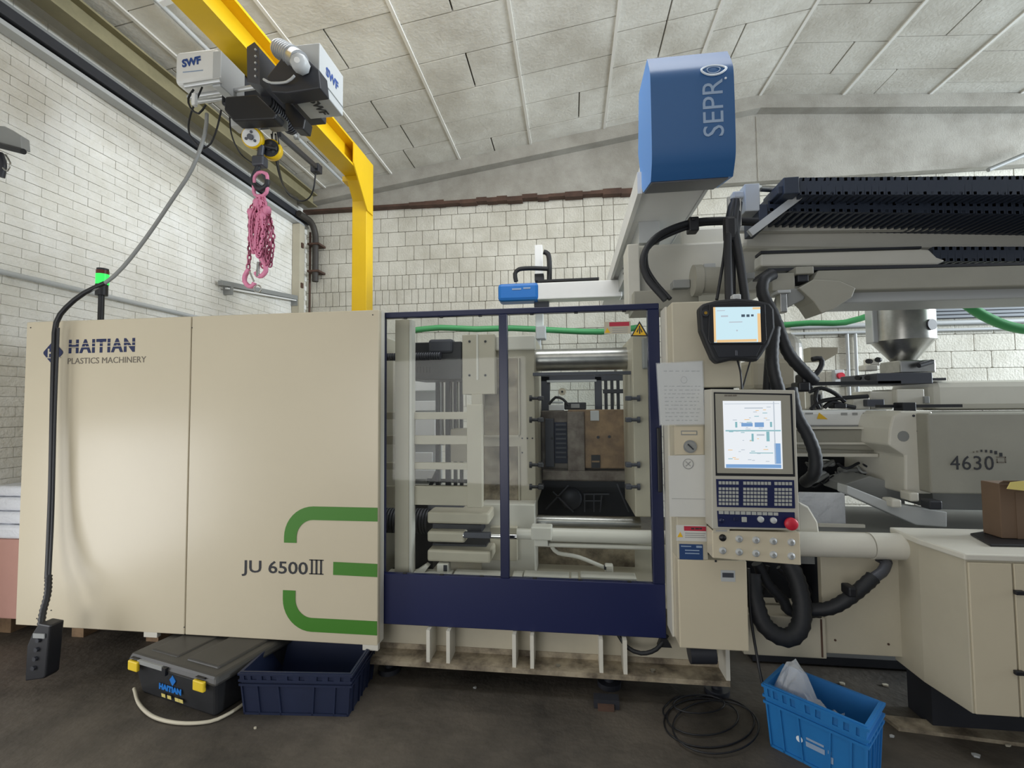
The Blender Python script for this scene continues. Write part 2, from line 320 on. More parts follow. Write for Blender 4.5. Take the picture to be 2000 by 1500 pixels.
for z in (4.35, 3.9): MB().box(-4.25, -4.05, 7.06, YB-.02, z, z+.03, 'rust').to('pipe_clamp', t)
MB().tube([(-4.27, 7.18, 4.6), (-4.27, 7.18, 3.2)], .018, 'rust').to('thin_pipe', t)
t = thing('corner_post', 'whitewashed narrow post with rusty stains beside the wall corner', 'post', (XL+.1, 7.0, 0))
MB().box(XL+.018, XL+.14, 6.86, 7.0, 0, 4.63, 'cream2').to('post', t)
for z in (4.25, 3.6, 3.0): MB().box(XL+.13, XL+.16, 6.9, 6.95, z, z+.08, 'rust').to('bolt_plate', t)
# trolley object at the left edge
t = thing('cable_trolley', 'grey box with a black roller and hook cut off by the left frame edge', 'trolley', tuple(P(0, 290, Y=2.9)))
a, b = P(-60, 250, Y=2.9), P(40, 290, Y=2.9)
MB().prism([P(-60, 262, Y=2.85), P(-60, 240, Y=2.85), P(8, 246, Y=2.85), P(40, 266, Y=2.85), P(42, 290, Y=2.85)], 'grey', (0, .06, 0)).to('housing', t, bevel=.006)
MB().cyl(P(-50, 272, Y=2.83), P(46, 296, Y=2.83), .02, 'black').to('roller', t)
MB().tube([P(0, 300, Y=2.9), P(6, 322, Y=2.9), P(2, 346, Y=2.9)], .022, 'dark').to('hanger', t)
MB().tube([P(10, 302, Y=2.88), P(20, 318, Y=2.88), P(14, 334, Y=2.88), P(6, 328, Y=2.88)], .006, 'steel').to('wire_clip', t)
# right part of back wall
t = thing('wall_pipe', 'pale horizontal pipe on the back wall beside the steel hopper', 'pipe', (5, YB, 2.8))
MB().tube([(3.2, YB-.06, 2.80), (9, YB-.06, 2.80)], .035, 'lgrey').tube([(3.2, YB-.06, 2.70), (9, YB-.06, 2.70)], .022, 'lgrey').to('pipe', t)
for x in (3.97, 4.08): MB().tube([(x, YB-.05, 2.7), (x, YB-.05, 1.4)], .022, 'lgrey').to('drop_pipe', t)
t = thing('louvre_band', 'grey slatted louvre band high on the back wall right of the hopper', 'louvre', (6, YB, 2.9))
MB().box(4.9, 9, YB-.05, YB-.035, 2.86, 3.16, 'dark').to('backing', t)
for i in range(6): MB().bar((4.9, YB-.07, 2.885+i*.05), (9, YB-.07, 2.885+i*.05), .012, .034, 'curtain').to('slat', t)
t = thing('stop_button_box', 'small box with a red push button on the back wall pipe', 'button', tuple(P(1640, 735, Y=YB-.1)))
bx(MB(), 1630, 722, 1650, 748, YB-.12, .08, 'lgrey', .01).to('box', t)
a = P(1640, 734, Y=YB-.12); MB().cyl(a, a+Vector((0, -.05, 0)), .045, 'red').to('push_button', t)
t = thing('roof_strut', 'thin grey diagonal pipe under the roof at the right edge', 'pipe', (7, 7, 5.3))
MB().tube([P(1930, 332, Y=7.0), P(2040, 286, Y=7.0)], .03, 'grey').to('pipe', t)

# ------------------------------------------------------------------ goods in the left gap
t = thing('pallet', 'wooden pallet under the pink carton behind the machine at the left', 'pallet', (-4.0, 3.7, 0))
for k, y in enumerate((3.12, 3.34, 3.56, 3.78, 4.0)): MB().box(-4.37, -3.0, y, y+.14, .138, .16, 'wood').to('deck_board', t)
for x in (-4.35, -3.72, -3.1): MB().box(x, x+.1, 3.12, 4.14, .116, .138, 'wood').to('stringer_board', t)
for x in (-4.35, -3.72, -3.1):
    for y in (3.12, 3.6, 4.04): MB().box(x, x+.1, y, y+.1, .02, .116, 'wood').to('block', t)
    MB().box(x, x+.1, 3.12, 4.14, .0, .02, 'wood').to('base_board', t)
o = MB().rbox(-4.37, -3.78, 3.0, 3.9, .163, .74, 'pinkd', .01).to('carton'); o['label'] = 'pink cardboard carton standing on the pallet'; o['category'] = 'carton'
t = thing('wrapped_bundle', 'white film-wrapped bundle lying on top of the pink carton', 'bundle', (-4.1, 3.6, .66))
mb = MB()
for i, (z, h, dx) in enumerate(((.663, .1, 0), (.765, .09, .04), (.857, .1, -.02), (.96, .08, .03))): mb.rbox(-4.37+dx*.1, -3.82+dx, 2.98+.02*i, 3.8, z+.08, z+h+.08, 'foil', .03, 3)
mb.to('film', t)

# ------------------------------------------------------------------ yellow crane
xb, zb = P(680, 350, Y=5.0).x, P(680, 350, Y=5.0).z
t = thing('crane_girder', 'yellow steel crane girder on a yellow post behind the machine', 'crane', (xb+.1, 5.0, 0))
MB().box(xb, xb+.2, .6, 5.0, zb, zb+.022, 'yellow').to('lower_flange', t)
MB().box(xb+.09, xb+.106, .6, 5.05, zb+.022, zb+.25, 'yellow').to('web', t)
MB().box(xb, xb+.2, .6, 5.05, zb+.25, zb+.272, 'yellow').to('upper_flange', t)
MB().prism([(xb+.202, 4.7, zb+.022), (xb+.202, 4.7, zb+.25), (xb+.202, 5.2, zb+.25), (xb+.202, 5.2, zb-.36), (xb+.202, 5.05, zb-.36)], 'yellow', (.012, 0, 0)).to('end_plate', t)
MB().box(xb-.03, xb+.16, 4.92, 5.06, zb-.06, zb-.002, 'yellow').to('end_stop', t)
MB().box(xb+.02, xb+.2, 5.06, 5.24, 0, zb+.24, 'yellow').to('post', t, bevel=.008)
MB().prism([(xb+.03, 5.06, zb-.06), (xb+.03, 4.92, zb-.06), (xb+.03, 5.06, zb-.24)], 'yellow', (.15, 0, 0)).to('gusset', t)
MB().box(xb-.03, xb+.25, 5.0, 5.3, .0, .02, 'yellow').to('base_plate', t)

# hoist on the girder
H = thing('electric_hoist', 'electric wire rope hoist with white covers riding on the yellow girder', 'hoist', (xb+.1, 3.0, zb))
mb = MB(); x0, x1, z0, z1 = R4(340, 95, 424, 160, 2.88); mb.rbox(x0, x1, 2.88, 3.04, z0, z1, 'white', .035, 4); wbx = mb.to('control_box', H, label='white rounded control box')
text('lettering', 'SWF', wbx, P(356, 131, Y=2.877), .075, 'swf', .003, rot=Matrix.Rotation(-.10, 4, 'Y') @ Matrix.Rotation(math.pi/2, 4, 'X'), width=.145)
MB().bar(P(357, 141, Y=2.877), P(396, 137, Y=2.877), .002, .005, 'inkw').to('small_print', wbx)
# white box on the right of the girder, two printed faces
bx0, bx1, by0, by1, bz0, bz1 = P(560, 185, Z=3.85).x+.01, P(625, 170, Z=3.85).x, 2.86, 3.19, 3.85, 4.155
rb = MB().rbox(bx0, bx1, by0, by1, bz0, bz1, 'lgrey', .006).to('electrical_box', H, label='pale box with lettering on side and underside')
MB().box(bx1, bx1+.004, by0+.004, by1-.004, bz0+.06, bz0+.066, 'grey').to('lid_seam', rb)
text('lettering', 'SWF', rb, (bx1+.002, by0+.08, bz0+.14), .085, 'swf', .003, rot=Matrix.Rotation(math.pi/2, 4, 'Z') @ Matrix.Rotation(math.pi/2, 4, 'X'), width=.17)
text('lettering', 'SWF', rb, (bx0+.11, by0+.12, bz0-.002), .085, 'ink', .003, rot=Matrix.Rotation(math.pi/2, 4, 'Z') @ Matrix.Rotation(math.pi, 4, 'X'), width=.17)
# gearbox and motor
mb = MB(); a = P(600, 150, Y=2.84); b = P(600, 150, Y=2.9); mb.prism([P(q[0], q[1], Y=2.78) for q in ((520, 150), (560, 98), (585, 100), (622, 135), (626, 172), (560, 182), (530, 180))], 'dark', (0, .12, 0)).to('gearbox', H, bevel=.01)
mo = MB().cyl(P(545, 95, Y=2.9), P(585, 118, Y=2.72), .058, 'alu', n=20).to('motor', H)
for k in range(7):
    q = P(545, 95, Y=2.9).lerp(P(585, 118, Y=2.72), .1+.1*k); d = (P(585, 118, Y=2.72)-P(545, 95, Y=2.9)).normalized(); MB().cyl(q, q+d*.006, .066, 'alu', n=20).to('cooling_fin', mo)
q = P(583, 121, Y=2.70); MB().lathe([(0, -.02), (.04, -.02), (.056, .0), (.056, .06)], q, 'lgrey', axis=(-.2, .9, .25), n=8).to('fan_cowl', mo)
MB().cyl(q+Vector((0, -.012, 0)), q+Vector((.002, -.022, -.002)), .018, 'white').to('hub_cap', mo)
mb = MB(); mb.rbox(xb-.04, xb-.015, 3.1, 3.5, zb-.35, zb+.1, 'gun', .01); mb.to('left_side_plate', H)
mb = MB(); mb.prism([P(q[0], q[1], Y=2.84) for q in ((482, 92), (497, 82), (506, 92), (508, 165), (483, 160))], 'gun', (0, .3, 0)); mb.to('right_side_plate', H)
for i in range(5):
    q = P(500, 98+i*13, Y=2.838); MB().cyl(q, q+Vector((0, -.01, 0)), .007, 'lgrey', n=8).to('bolt', H)
for (yy, s) in ((3.15, -1), (3.45, -1), (3.15, 1), (3.45, 1)): MB().cyl((xb+.1+s*.05, yy, zb+.06), (xb+.1+s*.035, yy, zb+.06), .045, 'steel', n=18).to('trolley_wheel', H)
for (a_, b_, y_) in (((368, 190), (500, 170), 3.0), ((376, 200), (500, 182), 3.15)): MB().cyl(P(*a_, Y=y_), P(*b_, Y=y_), .017, 'alu').to('cross_rail', H)
MB().cyl(P(362, 168, Y=2.85), P(432, 157, Y=2.85), .018, 'alu').to('cable_rail', H)
mb = MB(); bx(mb, 432, 170, 590, 196, 3.1, .35, 'dark', .012); mb.to('chassis', H)
mb = MB()
dq = P(520, 200, Y=3.0)
for i in range(14): mb.cyl((dq.x, 3.0+i*.022, dq.z), (dq.x, 3.011+i*.022, dq.z), .06, 'gun', n=16)
mb.cyl((dq.x, 2.98, dq.z), (dq.x, 3.32, dq.z), .052, 'dark', n=16).to('rope_drum', H)
MB().prism([P(q[0], q[1], Y=2.80) for q in ((440, 188), (500, 184), (540, 222), (535, 232), (455, 236), (437, 214))], 'black', (0, .1, 0)).to('drum_cover', H, bevel=.01)
MB().prism([P(q[0], q[1], Y=2.95) for q in ((556, 186), (596, 232), (592, 252), (572, 250), (556, 222))], 'black', (0, .1, 0)).to('bumper', H, bevel=.008)
MB().rbox(*[P(458, 244, Y=3.0).x, P(500, 244, Y=3.0).x, 2.95, 3.05], P(480, 252, Y=3.0).z, P(480, 238, Y=3.0).z, 'lgrey', .005).to('rope_anchor', H)
MB().rbox(*[P(525, 244, Y=3.0).x, P(555, 244, Y=3.0).x, 2.95, 3.05], P(540, 250, Y=3.0).z, P(540, 232, Y=3.0).z, 'grey', .005).to('rope_guide', H)
mb = MB()
mb.tube([P(378, 175, Y=2.86), P(368, 192, Y=2.84), P(372, 210, Y=2.84), P(388, 222, Y=2.84), P(402, 205, Y=2.86)], .007, 'black')
mb.tube([P(395, 170, Y=2.9), P(372, 225, Y=2.9), P(370, 262, Y=2.9), P(392, 290, Y=2.95)], .006, 'black')
mb.tube([P(432, 215, Y=2.9), P(424, 250, Y=2.9), P(412, 280, Y=2.9), P(398, 290, Y=2.9)], .006, 'black')
mb.tube([P(448, 215, Y=2.9), P(452, 262, Y=2.9), P(470, 300, Y=2.95), P(495, 320, Y=3.1)], .005, 'black').to('cable', H)
mb = MB(); mb.tube([P(515, 155, Y=2.8), P(530, 162, Y=2.78), P(560, 160, Y=2.76), P(575, 148, Y=2.74)], .008, 'lgrey').to('motor_cable', H)
MB().rbox(*[P(378, 205, Y=2.85).x, P(384, 205, Y=2.85).x, 2.83, 2.86], P(380, 208, Y=2.85).z, P(380, 185, Y=2.85).z, 'white', .003).to('limit_switch', H)
MB().rbox(*[P(424, 120, Y=2.9).x, P(440, 120, Y=2.9).x, 2.86, 3.1], P(430, 176, Y=2.9).z, P(430, 108, Y=2.9).z, 'lgrey', .005).to('bracket', H)
for a_, b_ in (((497, 240), (487, 262)), ((502, 240), (506, 262)), ((533, 250), (531, 282)), ((540, 250), (545, 282))): MB().cyl(P(a_[0], a_[1], Y=3.05), P(b_[0], b_[1], Y=3.05), .004, 'dark', n=6).to('wire_rope', H)

# hook block
HB = thing('hook_block', 'hook block with two yellow and white sheaves hanging under the hoist', 'hook', tuple(P(506, 330, Y=3.0)))
for (cx, cy, Y, lb) in ((494, 270, 2.97, 'sheave guard with white face'), (531, 293, 3.07, 'sheave seen from the side')):
    c_ = P(cx, cy, Y=Y); ax = (.2, -.92, -.3) if Y < 3 else (.2, -.9, -.1)
    sg = MB().lathe([(0, .03), (.05, .03), (.066, .028), (.072, .015), (.072, -.02), (.05, -.03), (0, -.03)], c_, 'yellow', axis=ax).to('sheave_guard', HB, label=lb)
    a_ = Vector(ax).normalized()
    MB().cyl(c_+a_*.028, c_+a_*.034, .06, 'white' if Y < 3 else 'dark', n=24).to('face_disc', sg)
    MB().cyl(c_+a_*.034, c_+a_*.05, .02, 'gun', n=12).to('axle_nut', sg)
    for k in range(3):
        an = 2.1*k+1.57; u = a_.orthogonal().normalized(); v = a_.cross(u); q = c_+a_*.034+(u*math.cos(an)+v*math.sin(an))*.034; MB().cyl(q, q+a_*.004, .01, 'gun', n=8).to('lightening_hole', sg)
MB().cyl(P(484, 280, Y=3.0), P(540, 290, Y=3.03), .014, 'dark').to('crossbar', HB)
MB().cyl(P(511, 285, Y=3.0), P(508, 306, Y=3.0), .022, 'gun').to('shank', HB)
MB().rbox(P(496, 310, Y=3).x, P(518, 310, Y=3).x, 2.97, 3.04, P(506, 326, Y=3).z, P(506, 306, Y=3).z, 'gun', .012).to('swivel', HB)
MB().tube([P(506, 322, Y=3), P(500, 336, Y=3), P(494, 350, Y=3), P(498, 364, Y=3), P(510, 369, Y=3), P(521, 362, Y=3), P(522, 352, Y=3)], .018, 'dark', n=12).to('hook', HB)
MB().bar(P(508, 332, Y=3), P(519, 352, Y=3), .008, .012, 'gun').to('safety_latch', HB)
# pink chain sling
SL = thing('chain_sling', 'pink lifting chain sling gathered up on the crane hook', 'chain', tuple(P(508, 372, Y=3.0)))
def ringmesh(name, L_, w, r, mt='pink', n=7):
    pts = []
    for k in range(12):
        a = 2*math.pi*k/12; pts.append(Vector(((w/2-r)*math.cos(a), 0, (w/2-r)*math.sin(a)+(L_/2-w/2)*(1 if math.sin(a) > 0 else -1))))
    o = MB().tube(pts, r, mt, n=n, step=.012, close=True).to(name); me = o.data; bpy.data.objects.remove(o); return me
mr = ringmesh('master_link', .2, .125, .0125); o = slabpiece('master_link', SL, mr, P(509, 360, Y=3.0), (1, 1, 1)); o.rotation_euler = (0, .06, .1)
link = ringmesh('chain_link', .047, .034, .0058, n=5)
def chain(pts, k0=0):
    tmp = MB().tube(pts, .001, 'pink', n=3, step=.004).v; cs = [(Vector(tmp[i])+Vector(tmp[i+1])+Vector(tmp[i+2]))/3 for i in range(0, len(tmp)-2, 3)]
    acc, last, k = 0, cs[0], k0
    for i in range(1, len(cs)-1):
        acc += (cs[i]-cs[i-1]).length
        if acc > .031:
            acc = 0; d = (cs[i+1]-cs[i-1]).normalized(); q = d.to_track_quat('Z', 'Y'); e = (q @ Matrix.Rotation(math.pi/2*(k % 2)+.4, 3, 'Z').to_quaternion()).to_euler()
            slabpiece('chain_link', SL, link, cs[i], (1, 1, 1), e); k += 1
for i, pts in enumerate((
    [(504, 388, 3.0), (496, 410, 2.98), (489, 450, 2.98), (487, 500, 2.98), (484, 528, 2.98)],
    [(506, 388, 2.99), (500, 420, 2.97), (494, 470, 2.97), (496, 492, 2.97), (500, 470, 2.99), (502, 425, 3.0), (508, 395, 3.0)],
    [(512, 388, 3.0), (512, 430, 2.98), (508, 480, 2.97), (510, 505, 2.97), (513, 520, 2.97)],
    [(514, 388, 3.0), (520, 420, 3.0), (517, 470, 2.99), (512, 512, 2.99), (507, 480, 3.01), (506, 420, 3.01), (508, 392, 3.01)],
    [(515, 388, 3.02), (526, 425, 3.01), (533, 455, 3.0), (533, 480, 3.0), (527, 518, 3.0), (521, 500, 3.02), (523, 450, 3.02), (517, 400, 3.02)],
    [(506, 392, 2.95), (508, 430, 2.95), (502, 470, 2.95), (504, 500, 2.95), (512, 470, 2.95), (515, 430, 2.95), (512, 395, 2.96)],
    [(500, 400, 2.96), (490, 430, 2.95), (491, 465, 2.95), (496, 490, 2.95), (501, 460, 2.95), (505, 420, 2.95)],
    [(520, 400, 2.97), (529, 440, 2.96), (526, 480, 2.96), (520, 515, 2.96), (515, 480, 2.97), (521, 440, 2.97)],
    [(508, 385, 3.03), (492, 405, 3.03), (488, 440, 3.03), (492, 475, 3.03), (499, 488, 3.03), (503, 440, 3.03)])):
    chain([P(a, b, Y=c) for a, b, c in pts], i)
for (cx, cy) in ((492, 417), (521, 412), (514, 424), (503, 398)):
    q = P(cx, cy, Y=2.965); MB().lathe([(0, -.028), (.02, -.034), (.029, -.012), (.029, .016), (.016, .034), (0, .028)], q, 'pink', n=10, axis=(.2*(cx-506)/10, -.3, 1)).to('shortening_claw', SL)
for (cx, cy, s) in ((484, 528, 1), (513, 508, -1)):
    q = [P(cx+a*s, cy+b, Y=2.97) for a, b in ((2, -2), (-5, 10), (-6, 22), (2, 31), (10, 30), (13, 24))]; MB().tube(q, .016, 'pink', n=10).to('sling_hook', SL)
    MB().bar(P(cx+3*s, cy+2, Y=2.965), P(cx+12*s, cy+22, Y=2.965), .006, .01, 'steel').to('latch', SL)
mb = MB(); q = P(505, 512, Y=2.96); mb.cyl(q, P(503, 540, Y=2.96), .011, 'steel', n=10).to('shackle_pin', SL, label='silver pin')
MB().tube([P(503+7*math.cos(a), 564+7*math.sin(a), Y=2.96) for a in [i*math.pi/4 for i in range(8)]], .005, 'steel', close=True, n=6).to('end_ring', SL, label='silver ring')
# pendant cable and control
pts = [(404, 222, 2.9), (400, 262, 2.88), (375, 330, 2.86), (335, 392, 2.84), (285, 465, 2.82), (240, 522, 2.78), (205, 553, 2.74), (165, 572, 2.71), (130, 600, 2.70), (110, 630, 2.69), (106, 680, 2.69), (103, 800, 2.69), (100, 950, 2.68), (96, 1060, 2.66), (93, 1130, 2.62)]
t = thing('pendant_control', 'black crane pendant control hanging on a long cable over the left panel', 'control', tuple(P(75, 1330, Y=2.5)))
MB().tube([P(*q[:2], Y=q[2]) for q in pts[:8]], .012, 'grey', n=8, step=.08).to('upper_cable', t, label='upper stretch of cable, greyed for the light on it')  # same cable, coloured grey for the light it catches
MB().tube([P(*q[:2], Y=q[2]) for q in pts[6:]], .0155, 'black', n=8, step=.08).to('cable', t)
MB().tube([P(114, 640, Y=2.68), P(108, 800, Y=2.68), P(103, 1000, Y=2.67), P(97, 1125, Y=2.62)], .008, 'black', n=6, step=.08).to('strain_cord', t)
MB().tube([P(95, 1125, Y=2.62), P(93, 1160, Y=2.58), P(84, 1195, Y=2.54), P(80, 1225, Y=2.5)], .02, 'black', n=10, ripple=.2, step=.012).to('cable_boot', t)
MB().prism([P(a, b, Y=2.46) for a, b in ((62, 1238), (75, 1218), (98, 1222), (96, 1240), (88, 1322), (84, 1326), (48, 1331), (52, 1262))], 'black', (0, .08, 0)).to('handset', t, bevel=.008)
for k in range(4):
    q = P(76-k*3, 1250+k*18, Y=2.46); MB().cyl(q, q+Vector((0, -.012, 0)), .013, 'dark', n=14).to('push_button', t)
MB().box(P(66, 1240, Y=2.458).x, P(88, 1240, Y=2.458).x, 2.453, 2.459, P(76, 1246, Y=2.458).z, P(76, 1237, Y=2.458).z, 'grey').to('rating_plate', t)
# festoon arm beyond the hoist
t = thing('festoon_arm', 'thin dark steel arm with drooping cables beyond the hoist', 'arm', tuple(P(600, 330, Y=4.4)))
MB().bar(P(545, 262, Y=3.4), P(620, 328, Y=4.4), .03, .04, 'dark').to('arm', t)
MB().rbox(P(610, 328, Y=4.4).x, P(626, 328, Y=4.4).x, 4.36, 4.44, P(618, 338, Y=4.4).z, P(618, 322, Y=4.4).z, 'dark', .006).to('end_block', t)
MB().tube([P(617, 335, Y=4.4), P(612, 370, Y=4.45), P(602, 388, Y=4.5), P(585, 392, Y=4.5), P(560, 375, Y=4.4), P(545, 330, Y=4.0), P(538, 262, Y=3.4)], .008, 'black', n=6).to('cable', t)
MB().tube([P(530, 262, Y=3.3), P(545, 340, Y=3.6), P(560, 372, Y=3.9), P(582, 388, Y=4.3)], .007, 'black', n=6).to('cable', t)

# ------------------------------------------------------------------ moulding machine: left guard housing
Yp = 2.75
G = thing('guard_housing', 'large cream guard housing with green stripes and navy emblem, left of the blue door', 'housing', (-2.45, 3.2, 0))
zt, zb_ = P(400, 617, Y=Yp).z, P(400, 1242, Y=Yp).z
xl, xm, xr = P(42, 900, Y=Yp).x, P(368, 900, Y=Yp).x, P(739, 900, Y=Yp).x
pa = MB().rbox(xl, xm-.0025, Yp, Yp+.035, zb_, zt, 'cream', .004, 1).to('panel', G, label='left panel with navy emblem and name')
pb = MB().rbox(xm+.0025, xr, Yp, Yp+.035, zb_, zt, 'cream', .004, 1).to('panel', G, label='right panel with green stripes and model number')
MB().box(xl+.02, xr-.35, Yp+.04, 4.25, zb_+.06, zt-.03, 'cream2').to('body', G)
MB().box(xr-.012, xr, Yp+.035, Yp+.09, zb_, zt, 'creamw').to('edge_flange', G)
for a, b in ((280, 306), (708, 738)): MB().box(P(a, 1245, Y=Yp).x, P(b, 1245, Y=Yp).x, Yp+.002, Yp+.03, zb_-.03, zb_+.01, 'creamw').to('hinge_tab', G)
MB().rbox(P(110, 620, Y=2.9).x-.1, P(175, 620, Y=2.9).x, 2.82, 3.0, zt-.03, zt+.02, 'creamw', .01).to('top_trim', G)
yy = Yp-.001
def pz(x, y): q = P(x, y, Y=yy); return (q.x, q.z)
def hook_stripe(x, y_end, ydir, y_line, mb):
    (X0, z0), (_, z1) = pz(x, y_end), pz(640, y_line); X1 = xr-.003; rr = .15; s = 1 if z1 > z0 else -1
    pts = [(X0, z0), (X0, z1-s*rr)]+[(X0+rr-rr*math.cos(a), z1-s*rr+s*rr*math.sin(a)) for a in [math.pi/2*i/10 for i in range(1, 11)]]+[(X1, z1)]
    mb.strip(pts, .083, 'green', yy)
hook_stripe(567, 1060, 1, 1003, m1 := MB()); m1.to('green_stripe', pb)
hook_stripe(565, 1153, -1, 1222, m2 := MB()); m2.to('green_stripe', pb)
MB().strip([pz(651, 1110), (xr-.003, pz(651, 1111)[1])], .078, 'green', yy).to('green_stripe', pb)
a, b = P(475, 1117, Y=yy), P(604, 1117, Y=yy)
text('model_number', 'JU 6500', pb, (a.x, yy, a.z), .105, 'ink', .0012, width=b.x-a.x)
mb = MB(); z0, z1 = P(618, 1122, Y=yy).z, P(618, 1093, Y=yy).z
for x in (609, 618, 627): xx = P(x, 1108, Y=yy).x; mb.box(xx-.006, xx+.006, yy-.001, yy, z0, z1, 'ink')
xa, xc = P(604, 1100, Y=yy).x, P(632, 1100, Y=yy).x
mb.box(xa, xc, yy-.001, yy, z1-.006, z1, 'ink').box(xa, xc, yy-.001, yy, z0, z0+.006, 'ink').to('roman_three', pb)
# emblem
c_ = P(104, 689, Y=yy); mb = MB(); R_ = .074
pts = []
for k in range(4):
    a0 = math.pi/2*k
    for j in (-1, 0, 1): a_ = a0+j*.12; rr = R_*(1 if j else 1.03); pts.append((c_.x+rr*math.cos(a_), yy-.0015, c_.z+rr*math.sin(a_)*1.02))
mb.prism(pts, 'inkb', (0, .0015, 0)).to('emblem', pa)
text('emblem_letters', 'HT', pa, (c_.x-.042, yy-.002, c_.z-.026), .075, 'cream2', .003, width=.084)
mb = MB(); mb.box(c_.x-.06, c_.x+.06, yy-.002, yy-.0015, c_.z-.037, c_.z-.031, 'cream2').to('emblem_line', pa)
a, b = P(133, 689, Y=yy), P(262, 687, Y=yy)
hl = text('name_lettering', 'HAITIAN', pa, (a.x, yy, a.z), .122, 'inkb', .0048, width=b.x-a.x, sp=1.16)
mb = MB(); mb.box(a.x-.01, b.x+.01, yy-.002, yy-.0012, a.z+.034, a.z+.039, 'cream').box(a.x-.01, b.x+.01, yy-.002, yy-.0012, a.z+.058, a.z+.062, 'cream').to('stencil_gaps', pa)
a, b = P(131, 711, Y=yy), P(284, 709, Y=yy)
text('name_lettering', 'PLASTICS MACHINERY', pa, (a.x, yy, a.z), .058, 'inkg', .0, width=b.x-a.x)
mb = MB()
for x, y in ((72, 1208), (100, 1192), (60, 640), (360, 1225), (375, 640), (728, 615)): q = P(x, y, Y=yy); mb.cyl(q, q+Vector((0, -.002, 0)), .004, 'ink', n=8)
mb.to('screw_heads', G)
# stack light on the housing
t = thing('stack_light', 'stack light with glowing green segment on top of the cream housing', 'signal lamp', tuple(P(197, 615, Y=3.0)))
q = P(197, 616, Y=3.0); r_ = .04
zz = lambda y: P(200, y, Y=3.0).z
MB().cyl((q.x, 3, zt-.02), (q.x, 3, zz(575)), .019, 'black').to('pole', t)
MB().cyl((q.x, 3, zz(577)), (q.x, 3, zz(556)), r_*.95, 'black', n=20).to('collar', t)
MB().cyl((q.x+.004, 3, zz(556)), (q.x+.004, 3, zz(536)), r_, 'led', n=20).to('green_segment', t)
MB().cyl((q.x+.004, 3, zz(536)), (q.x+.004, 3, zz(529)), r_*.97, 'redg', n=20).to('red_segment', t)
MB().cyl((q.x+.004, 3, zz(529)), (q.x+.004, 3, zz(525)), r_*.9, 'dark', n=20).to('cap', t)

# ------------------------------------------------------------------ blue sliding door
Yd = 2.85
D = thing('sliding_safety_door', 'navy framed sliding safety door with two clear panes and solid lower panel', 'door', (-.3, 2.87, .3))
dz1, dz0, wz0 = P(1020, 601, Y=Yd).z, P(1020, 1233, Y=Yd).z, P(1000, 1130, Y=Yd).z
dx0, dx1 = P(752, 900, Y=Yd).x-.04, P(1294, 900, Y=Yd).x
MB().rbox(dx0, dx1, Yd, Yd+.04, dz0, wz0, 'navyp', .004, 1).to('lower_panel', D)
MB().rbox(dx0, dx1, Yd, Yd+.04, dz1-.036, dz1, 'navy', .004, 1).to('top_rail', D)
m0, m1_ = P(976, 900, Y=Yd).x, P(993, 900, Y=Yd).x
MB().rbox(m0, m1_, Yd-.002, Yd+.038, wz0, dz1-.036, 'navy', .004, 1).to('mullion', D)
s0 = P(1271, 900, Y=Yd).x
MB().rbox(s0, dx1, Yd-.002, Yd+.05, wz0, dz1-.036, 'navy', .004, 1).to('stile', D)
MB().rbox(dx0, dx0+.035, Yd, Yd+.04, wz0, dz1-.036, 'navy', .004, 1).to('stile', D)
for a, b in ((dx0+.035, m0), (m1_, s0)):
    p_ = MB().box(a, b, Yd+.018, Yd+.022, wz0, dz1-.036, 'pane').to('pane', D)
    for fx in (.18, .5, .84):
        for z in (dz1-.04, wz0+.005): MB().rbox(a+(b-a)*fx-.012, a+(b-a)*fx+.012, Yd+.005, Yd+.016, z-.006, z+.004, 'black', .002, 1).to('pane_clip', p_)
sx = P(1284, 900, Y=Yd).x
MB().rbox(sx-.004, sx+.018, Yd-.03, Yd-.012, P(1284, 960, Y=Yd).z, P(1284, 835, Y=Yd).z, 'black', .005).box(sx, sx+.012, Yd-.015, Yd, P(1284, 955, Y=Yd).z, P(1284, 945, Y=Yd).z, 'black').box(sx, sx+.012, Yd-.015, Yd, P(1284, 845, Y=Yd).z, P(1284, 838, Y=Yd).z, 'black').to('handle', D)
Ys = Yd+.0175
stk = MB(); bx(stk, 1180, 628, 1232, 652, Ys-.001, .001, 'cream2'); bx(stk, 1190, 629, 1229, 637, Ys-.0018, .0008, 'sred'); poly(stk, [(1181, 650), (1192, 650), (1186, 640)], Ys-.0018, .0008, 'syel')
for k in range(3): bx(stk, 1196, 640+k*4, 1226, 641.5+k*4, Ys-.0018, .0008, 'pgrey')
stk.to('danger_sticker', D, label='small white sticker with red bar')
stk = MB(); poly(stk, [(1232, 657), (1267, 657), (1249, 627)], Ys-.001, .001, 'ink'); poly(stk, [(1236, 654.5), (1262, 654.5), (1249, 632)], Ys-.0018, .0008, 'syel')
bx(stk, 1248, 636, 1250.5, 652, Ys-.0024, .0006, 'ink'); poly(stk, [(1243, 648), (1247, 640), (1247, 644), (1245, 650)], Ys-.0024, .0006, 'ink'); poly(stk, [(1255, 648), (1251, 640), (1251, 644), (1253, 650)], Ys-.0024, .0006, 'ink')
stk.to('warning_triangle', D, label='yellow warning triangle')
MB().prism([(dx1-.05, Yd+.0, dz0-.05), (dx1+.03, Yd, dz0-.05), (dx1+.0, Yd, dz0), (dx1-.03, Yd, dz0)], 'black', (0, .04, 0)).to('guide_foot', D)

